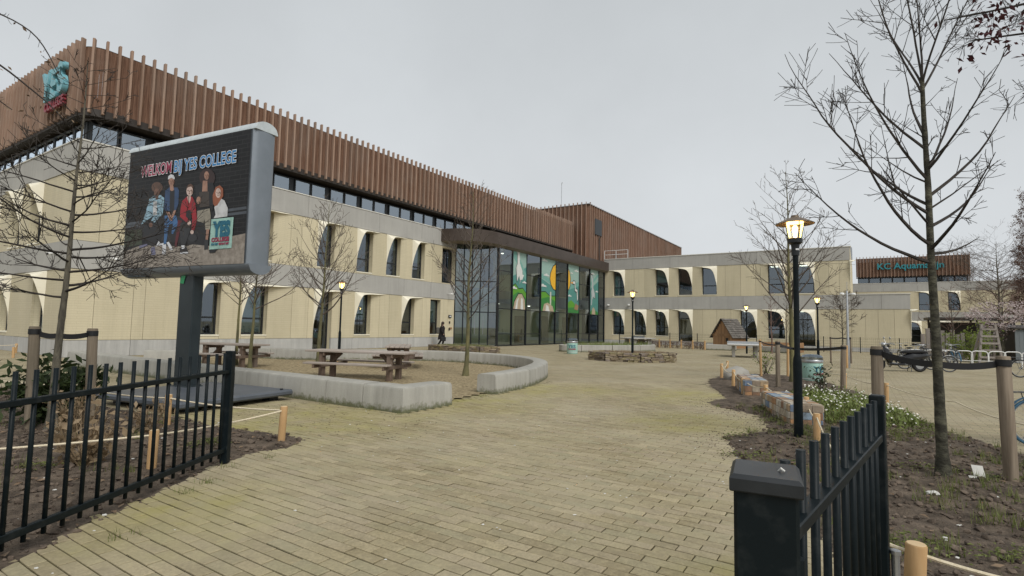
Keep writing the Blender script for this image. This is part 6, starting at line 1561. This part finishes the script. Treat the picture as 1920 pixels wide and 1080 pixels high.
# wall cameras on the school
for lab, u, v, z, rz in (('white wall camera on the grey band of the shaded end', 7.9, 26.6, 4.05, AX - pi / 2), ('white wall camera on the grey band near the billboard', 9.4, 25.6, 3.95, AX), ('white wall camera on the grey band above the entrance doors', 30.9, 25.6, 3.85, AX), ('round white wall lamp on the wing band by the glass hall', 54.1, 22.7, 4.05, AX - pi / 2), ('round white wall lamp on the wing band between two hoods', 54.1, 20.4, 4.05, AX - pi / 2)):
    if 'lamp' in lab:
        t = thing('wall_lamp', lab, 'wall lamp', W(u, v, z), rz); mb = MB(); mb.lathe([(.02, -.1), (.13, -.07), (.15, 0), (.13, .08), (.02, .1)], 12, (0, -.08, 0)); mb.build('globe', M['whitepaint'], t, True); mb = MB(); mb.box(-.06, .06, .0, .2, -.06, .06); mb.build('mount', M['darkmetal'], t)
    else:
        t = thing('wall_camera', lab, 'camera', W(u, v, z), rz); mb = MB(); mb.tube([(-.02, -.12, .02), (.06, -.34, -.04)], .06, 10); mb.build('body', M['whitepaint'], t, True); mb = MB(); mb.bar((-.02, .16, .04), (-.02, -.12, .02), .05); mb.build('arm', M['whitepaint'], t); mb = MB(); mb.tube([(.058, -.335, -.039), (.07, -.37, -.048)], .04, 10); mb.build('lens', M['black'], t)
# plaque, intercom by the doors
ic = thing('intercom', 'dark framed door plaque and bell box beside the entrance doors', 'intercom', W(31.2, 25.78, 1.3), AX)
for x, z, w_, h_, mt in ((0, .9, .16, .1, 'darkmetal'), (-.02, .45, .05, .09, 'darkmetal'), (.12, .02, .14, .06, 'shack'), (-.04, -.05, .05, .1, 'darkmetal')):
    mb = MB(); mb.bbox(x - w_, x + w_, -.06, -.01, z - h_, z + h_, .006); mb.build('box', M[mt], ic)
mb = MB(); mb.bbox(-.09, .09, -.075, -.062, .86, .94, .002); mb.build('lit_plate', M['ink_white'], ic)
# right edge: racks, ladder seat, shed, timber fence
rg = random.Random(3)
for k in range(9):
    x, y = 20.6 + k * .72, 27.4 - k * .12 + (.0 if k % 2 else .05)
    t = thing('bicycle_rack', 'white steel hoop rack, number %s counting from the parked scooter' % ('one two three four five six seven eight nine'.split()[k]), 'bicycle rack', (x, y, 0), R(-25), 'white hoop racks in a row')
    P = [(-.33, 0, 0), (-.33, 0, .62)] + [(-.33 + .16 - .16 * cos(a), 0, .62 + .16 * sin(a)) for a in (.5, 1.0, pi / 2)] + [(.33 - .16 + .16 * sin(a), 0, .62 + .16 * cos(a)) for a in (0, .57, 1.07)] + [(.33, 0, .62), (.33, 0, 0)]
    mb = MB(); mb.tube(P, .026, 8); mb.build('hoop', M['whitepaint'], t, True)
    mb = MB(); mb.bar((-.33, 0, .3), (.33, 0, .3), .025); mb.build('crossbar', M['whitepaint'], t)
ld = thing('ladder_seat', 'tall grey wooden ladder like seat by the racks', 'climbing frame', (24.6, 27.6, 0), R(-20))
for s in (-1, 1):
    mb = MB(); mb.bar((s * .5, .0, 0), (s * .28, .15, 2.15), .1, .12); mb.build('upright', M['oldwood'], ld); mb = MB(); mb.bar((s * .5, .9, 0), (s * .3, .3, 1.7), .09, .1); mb.build('rear_leg', M['oldwood'], ld)
for k in range(5):
    z = .45 + k * .36; f = z / 2.15; w_ = .5 - .22 * f; mb = MB(); mb.bbox(-w_ - .02, w_ + .02, .15 * f - .09, .15 * f - .055, z - .05, z + .05, .006); mb.build('rung', M['oldwood'], ld)
mb = MB(); mb.bbox(-.34, .34, .1, .5, 1.36, 1.41, .006); mb.build('seat', M['oldwood'], ld)
sh = thing('grey_shed', 'grey painted timber shed behind the ladder seat', 'shed', (31.4, 30.8, 0), R(-20))
M['shedgrey'] = wood('grey_shed_board', (.13, .15, .16), (.18, .2, .21), (.15, .16, .16), .1)
for k in range(20):
    mb = MB(); mb.bbox(-2.0 + k * .2, -1.805 + k * .2, -.02, .02, 0, 1.95, .005); mb.build('plank', M['shedgrey'], sh)
mb = MB(); mb.box(-2.0, 2.0, .025, 2.5, 0, 1.9); mb.build('body', M['soffit'], sh); mb = MB(); mb.add([(-2.15, -.15, 1.98), (2.15, -.15, 1.98), (2.15, 2.7, 2.2), (-2.15, 2.7, 2.2), (-2.15, -.15, 2.06), (2.15, -.15, 2.06), (2.15, 2.7, 2.28), (-2.15, 2.7, 2.28)], [(3, 2, 1, 0), (4, 5, 6, 7), (0, 1, 5, 4), (1, 2, 6, 5), (2, 3, 7, 6), (3, 0, 4, 7)]); mb.build('roof', M['soffit'], sh)
tf = thing('timber_fence', 'row of upright weathered sleepers behind the yellow green shrub', 'fence', (27.6, 36.2, 0), R(-22))
rg = random.Random(14)
for k in range(22):
    if k in (3, 9): continue
    mb = MB(); h_ = 1.75 + rg.uniform(-.2, .25); mb.bbox(k * .27, k * .27 + .22, -.06 + rg.gauss(0, .02), .06, 0, h_, .01); mb.build('post', M['oldwood'], tf)
pg = thing('flat_canopy', 'dark flat shelter roof on posts before the far school', 'shelter', (34.0, 43.5, 0), R(-30))
mb = MB(); mb.bbox(-.3, 5.6, -1.2, 1.2, 2.75, 2.95, .02); mb.build('roof', M['soffit'], pg)
for x in (0.0, 2.7, 5.3):
    for y in (-1.0, 1.0): mb = MB(); mb.bbox(x - .06, x + .06, y - .06, y + .06, 0, 2.75, .005); mb.build('post', M['soffit'], pg)
mb = MB(); mb.box(0, 5.3, .98, 1.04, .3, 2.6); mb.build('back_wall', M['soffit'], pg)
# ------------------------------------------------------------------ bicycles, scooter, person
def wheel(parent, x, tyre_mat, r=.34, spokes=20, tw=.02):
    mb = MB(); n, m_ = 36, 8
    for i in range(n):
        a = 2 * pi * i / n
        for j in range(m_):
            b = 2 * pi * j / m_; rr = r - tw + tw * cos(b); mb.v.append(Vector((x + rr * cos(a), tw * sin(b), r + rr * sin(a))))
    mb.f = [(i * m_ + j, ((i + 1) % n) * m_ + j, ((i + 1) % n) * m_ + (j + 1) % m_, i * m_ + (j + 1) % m_) for i in range(n) for j in range(m_)]
    w = mb.build('wheel', tyre_mat, parent, True)
    mb = MB(); P = [(x + (r - .047) * cos(2 * pi * i / n), 0, r + (r - .047) * sin(2 * pi * i / n)) for i in range(n + 1)]; mb.tube(P, .012, 6, False); mb.build('rim', M['steel'], w, True)
    mb = MB()
    for i in range(spokes):
        a = 2 * pi * i / spokes; s = .02 if i % 2 else -.02; mb.bar((x + .02 * cos(a + .5), s, r + .02 * sin(a + .5)), (x + (r - .05) * cos(a), 0, r + (r - .05) * sin(a)), .0025)
    mb.tube([(x, -.05, r), (x, .05, r)], .022, 8); mb.build('spokes', M['steel'], w)
    return w
def bicycle(label, x, y, rz, frame_m, tyre_m, lean=0.0, guard=None):
    t = thing('bicycle', label, 'bicycle', (x, y, 0), rz, 'parked bicycles'); t.rotation_euler = (lean, 0, rz)
    wheel(t, 0, tyre_m); wheel(t, 1.08, tyre_m)
    mb = MB(); bb_ = (.44, 0, .29); st = (.3, 0, .78); hd1, hd2 = (.86, 0, .82), (.9, 0, .68)
    for a, b, r in ((bb_, st, .017), (bb_, hd2, .02), ((.34, 0, .66), hd1, .017), (hd1, hd2, .022)): mb.tube([a, b], r, 8)
    for s in (-1, 1): mb.tube([(0, s * .06, .34), (.42, s * .04, .29)], .01, 6); mb.tube([(0, s * .06, .34), (.33, s * .02, .68)], .009, 6); mb.tube([hd2, (.95, s * .05, .6), (1.08, s * .055, .34)], .012, 6)
    mb.build('frame', frame_m, t, True)
    mb = MB(); mb.tube([(.3, 0, .78), (.27, 0, .92)], .013, 8); mb.tube([(.84, 0, .85), (.82, 0, 1.02)], .013, 8); mb.build('stem', M['steel'], t, True)
    mb = MB(); mb.blob((.25, 0, .95), .13, (1.05, .62, .3), .0, random.Random(1), 2); mb.build('saddle', M['black'], t, True)
    mb = MB(); mb.tube(smooth_path([(.6, -.3, 1.05), (.72, -.24, 1.08), (.83, -.08, 1.04), (.83, .08, 1.04), (.72, .24, 1.08), (.6, .3, 1.05)], 4), .012, 8); mb.build('handlebar', M['steel'], t, True)
    for c in (0, 1.08):
        mb = MB(); A_ = [R(a) for a in range(20, 200, 12)]
        for a in A_: mb.v += [Vector((c + .365 * cos(a), -.028, .34 + .365 * sin(a))), Vector((c + .372 * cos(a), 0, .34 + .372 * sin(a))), Vector((c + .365 * cos(a), .028, .34 + .365 * sin(a)))]
        for i in range(len(A_) - 1): mb.f += [(3 * i, 3 * i + 3, 3 * i + 4, 3 * i + 1), (3 * i + 1, 3 * i + 4, 3 * i + 5, 3 * i + 2)]
        mb.build('mudguard', guard or frame_m, t, True)
    mb = MB()
    for s in (-1, 1): mb.tube([(.24, s * .05, .76), (-.3, s * .06, .76), (-.33, s * .05, .72)], .007, 6); mb.tube([(0, s * .07, .36), (-.12, s * .065, .76)], .006, 6)
    for k in range(4): mb.bar((-.28 + k * .14, -.06, .76), (-.28 + k * .14, .06, .76), .01)
    mb.build('luggage_rack', M['darkmetal'], t, True)
    mb = MB(); mb.tube([(.44, -.04, .29), (.44, .04, .29)], .085, 16); mb.bar((.44, -.06, .29), (.52, -.08, .14), .018); mb.bar((.52, -.08, .14), (.52, -.16, .14), .05, .02); mb.bar((.44, .06, .29), (.36, .08, .44), .018); mb.bar((.36, .08, .44), (.36, .16, .44), .05, .02); mb.build('crankset', M['darkmetal'], t)
    mb = MB(); mb.tube([(.05, .05, .3), (-.08, .16, .0)], .008, 6); mb.build('kickstand', M['steel'], t)
    mb = MB(); mb.blob((.95, 0, .86), .05, (1, .8, .9), 0, random.Random(1), 2); mb.build('headlight', M['steel'], t, True)
    return t
bicycle('bicycle with blue tyres and dark luggage rack cut off at the frame edge', 7.47, 7.75, R(-8), M['bikeblue'], M['bikeblue'], 0.05, M['bikeblue'])
bicycle('dark bicycle parked near the frame edge below the ladder seat', 19.35, 20.5, R(-12), M['darkmetal'], M['black'], .06)
bicycle('bicycle with white mudguard right behind the black scooter', 17.35, 22.9, R(-14), M['darkmetal'], M['black'], .05, M['whitepaint'])
bicycle('dark bicycle standing behind the white mudguard bicycle', 17.6, 24.1, R(-10), M['darkmetal'], M['black'], -.05)
bicycle('dark bicycle between scooter and first hoop rack', 19.2, 24.9, R(-150), M['bikeblue'], M['black'], .05)
bicycle('dark bicycle nearest the mesh fence behind the scooter', 20.3, 29.0, R(60), M['darkmetal'], M['black'], .05)
bicycle('grey bicycle with raised handlebar behind the racks', 21.6, 29.2, R(75), M['steel'], M['black'], -.05)
bicycle('dark bicycle leaning beside the last hoop racks', 23.6, 28.6, R(65), M['darkmetal'], M['black'], .06)
bicycle('black bicycle tucked behind the scooter seat', 18.0, 25.6, R(70), M['darkmetal'], M['black'], .05)
bicycle('black bicycle with steel mudguards at the first hoop rack', 20.7, 26.9, R(68), M['darkmetal'], M['black'], .04, M['steel'])
bicycle('blue framed bicycle at the third hoop rack', 22.2, 26.7, R(66), M['bikeblue'], M['black'], -.04)
# scooter
sc = thing('motor_scooter', 'black motor scooter with chrome mirrors parked before the racks', 'scooter', (16.98, 22.4, 0), R(163)); sc.scale = (1.12, 1.12, 1.12)
def fat_wheel(x, r=.24, tw=.06):
    mb = MB(); n, m_ = 28, 8
    for i in range(n):
        a = 2 * pi * i / n
        for j in range(m_):
            b = 2 * pi * j / m_; rr = r - tw + tw * cos(b); mb.v.append(Vector((x + rr * cos(a), tw * .9 * sin(b), r + rr * sin(a))))
    mb.f = [(i * m_ + j, ((i + 1) % n) * m_ + j, ((i + 1) % n) * m_ + (j + 1) % m_, i * m_ + (j + 1) % m_) for i in range(n) for j in range(m_)]
    w = mb.build('wheel', M['black'], sc, True); mb = MB(); mb.tube([(x, -.05, r), (x, .05, r)], r - .11, 16); mb.build('rim', M['steel'], w, True)
fat_wheel(0); fat_wheel(1.32)
def loft(secs, mt, name, n=12):
    mb = MB()
    for x, zc, hw, hh in secs:
        for j in range(n):
            a = 2 * pi * j / n; ca, sa = cos(a), sin(a); k = (abs(ca) ** 3 + abs(sa) ** 3) ** (-1 / 3); mb.v.append(Vector((x, hw * ca * k, zc + hh * sa * k)))
    k = len(secs)
    mb.f = [(i * n + j, i * n + (j + 1) % n, (i + 1) * n + (j + 1) % n, (i + 1) * n + j) for i in range(k - 1) for j in range(n)] + [tuple(range(n))[::-1], tuple((k - 1) * n + j for j in range(n))]
    return mb.build(name, mt, sc, True)
M['gloss'] = plain('gloss_black', (.012, .012, .014), .18, 0, .6)
loft([(-.28, .62, .05, .04), (-.2, .6, .13, .09), (.0, .57, .18, .15), (.25, .53, .19, .19), (.5, .45, .17, .17), (.62, .4, .12, .1)], M['gloss'], 'rear_body')
loft([(-.24, .74, .08, .04), (-.05, .76, .15, .06), (.3, .74, .15, .07), (.5, .72, .11, .06), (.58, .7, .05, .04)], M['black'], 'seat')
loft([(.5, .27, .14, .05), (.75, .26, .17, .05), (1.0, .28, .15, .06)], M['gloss'], 'footboard')
loft([(.92, .42, .16, .17), (1.02, .6, .2, .3), (1.12, .72, .17, .24), (1.2, .78, .1, .15)], M['gloss'], 'leg_shield')
loft([(1.08, .52, .07, .04), (1.3, .53, .08, .05), (1.52, .44, .06, .04)], M['gloss'], 'front_fender')
mb = MB()
for s in (-1, 1): mb.tube([(1.12, s * .07, .85), (1.32, s * .075, .24)], .025, 8)
mb.build('fork', M['steel'], sc, True)
mb = MB(); mb.tube(smooth_path([(.88, -.36, 1.0), (1.0, -.2, 1.02), (1.06, 0, .98), (1.0, .2, 1.02), (.88, .36, 1.0)], 4), .016, 8); mb.build('handlebar', M['steel'], sc, True)
for s in (-1, 1):
    mb = MB(); mb.tube([(.98, s * .22, 1.02), (1.02, s * .3, 1.2)], .007, 6); mi = mb.build('mirror', M['steel'], sc, True); mb = MB(); mb.blob((1.02, s * .31, 1.23), .06, (.4, 1, .8), 0, random.Random(1), 2); mb.build('mirror_shell', M['steel'], mi, True)
mb = MB(); mb.blob((1.14, 0, .98), .09, (.9, 1, .9), 0, random.Random(1), 2); mb.build('headlight', M['steel'], sc, True)
mb = MB(); mb.tube([(.3, .1, .24), (.32, .2, .0)], .012, 6); mb.tube([(.3, -.1, .24), (.32, -.2, .0)], .012, 6); mb.build('stand', M['darkmetal'], sc)
mb = MB(); mb.tube([(.45, -.17, .24), (-.1, -.2, .28)], [.04, .055], 10); mb.build('exhaust', M['steel'], sc, True)
# person walking to the doors
pr = thing('person', 'person in a long dark coat carrying a backpack and a black handbag towards the doors', 'person', (-4.9, 38.0, 0), R(8))
def skin_body(name, verts, edges, mt, parent, root=0, sub=2):
    me = bpy.data.meshes.new(name); me.from_pydata([v[:3] for v in verts], edges, []); me.update()
    o = bpy.data.objects.new(name, me); COL.objects.link(o)
    md = o.modifiers.new('skin', 'SKIN'); md.use_smooth_shade = True
    sv = me.skin_vertices[0].data
    for i, v in enumerate(verts): sv[i].radius = v[3] if isinstance(v[3], tuple) else (v[3], v[3]); sv[i].use_root = (i == root)
    s2 = o.modifiers.new('sub', 'SUBSURF'); s2.levels = sub; s2.render_levels = sub
    bpy.context.view_layer.update(); m2 = bpy.data.meshes.new_from_object(o.evaluated_get(bpy.context.evaluated_depsgraph_get()))
    bpy.data.objects.remove(o); m2.materials.clear(); return obj(name, m2, mt, parent, True)
# walks towards +x: verts (x, y, z, radius)
vb = [(0, 0, .93, (.15, .12)), (.02, 0, 1.12, (.14, .11)), (.03, 0, 1.34, (.15, .11)), (.04, 0, 1.47, .06), (.06, 0, 1.54, .05), (.075, 0, 1.6, .08), (.08, 0, 1.68, .085), (.075, 0, 1.74, .05),
      (0, -.09, .88, .085), (.14, -.09, .5, .06), (.07, -.09, .1, .042), (.17, -.09, .045, .036), (0, .09, .88, .085), (-.03, .09, .48, .058), (-.24, .09, .14, .042), (-.16, .09, .05, .034),
      (.03, -.18, 1.4, .065), (.0, -.24, 1.14, .047), (.12, -.25, .92, .035), (.15, -.25, .84, .03), (.03, .18, 1.4, .065), (-.03, .24, 1.14, .047), (.05, .26, .92, .035), (.07, .26, .84, .03)]
eb = [(0, 1), (1, 2), (2, 3), (3, 4), (4, 5), (5, 6), (6, 7), (0, 8), (8, 9), (9, 10), (10, 11), (0, 12), (12, 13), (13, 14), (14, 15), (2, 16), (16, 17), (17, 18), (18, 19), (2, 20), (20, 21), (21, 22), (22, 23)]
skin_body('body', vb, eb, M['skin'], pr)
mb = MB(); n = 14
for z, r1, r2, cx in ((.52, .27, .22, .0), (.7, .25, .2, .0), (.95, .21, .17, .01), (1.15, .185, .155, .02), (1.32, .2, .19, .03), (1.43, .15, .17, .035), (1.49, .085, .085, .045)):
    for j in range(n): a = 2 * pi * j / n; mb.v.append(Vector((cx + r1 * cos(a), r2 * sin(a), z + .015 * sin(3 * a))))
mb.f = [(i * n + j, i * n + (j + 1) % n, (i + 1) * n + (j + 1) % n, (i + 1) * n + j) for i in range(6) for j in range(n)]
mb.build('coat', M['coat'], pr, True)
mb = MB()
for s, e in ((-1, 18), (1, 22)):
    mb.tube([(.03, s * .16, 1.42), vb[e - 1][:3], vb[e][:3]], [.085, .065, .05], 10)
mb.build('sleeves', M['coat'], pr, True)
mb = MB(); 
for s, k in ((-1, 9), (1, 13)): mb.tube([vb[k - 1][:3], vb[k][:3], vb[k + 1][:3]], [.1, .075, .058], 10); mb.bbox(vb[k + 2][0] - .17, vb[k + 2][0] + .07, s * .09 - .045, s * .09 + .045, .0, .095, .03)
mb.build('trousers', M['coat'], pr, True)
mb = MB(); mb.blob((.055, 0, 1.68), .115, (1.0, .95, 1.0), .03, random.Random(2), 3); mb.blob((.0, 0, 1.56), .09, (.8, 1, 1.2), .03, random.Random(3), 2); mb.build('hair', M['hairm'], pr, True)
bk = MB(); bk.bbox(-.38, -.16, -.15, .15, .92, 1.38, .05); bko = bk.build('backpack', M['bag']); bko.location = (-4.9, 38.0, 0); bko.rotation_euler = (0, 0, R(8)); tag(bko, 'grey backpack on the walking person', 'backpack')
hb = thing('handbag', 'black handbag in the hand of the walking person', 'handbag', (-4.9 + .17, 38.0 - .26, .42), R(8)); mb = MB(); mb.bbox(-.17, .17, -.06, .06, 0, .28, .03); mb.build('bag', M['black'], hb); mb = MB(); mb.tube(smooth_path([(-.1, 0, .27), (-.06, 0, .4), (.06, 0, .4), (.1, 0, .27)], 4), .012, 6); mb.build('handle', M['black'], hb)
# pigeon litter and a white cup by the picnic table
mb = MB(); mb.lathe([(.03, 0), (.042, .1), (.045, .1)], 10); cup = mb.build('paper_cup', M['chip'], None, True); cup.location = (-5.75, 15.1, .05); cup.rotation_euler = (R(80), 0, R(30)); tag(cup, 'white paper cup lying at the end of the side on picnic table', 'cup')
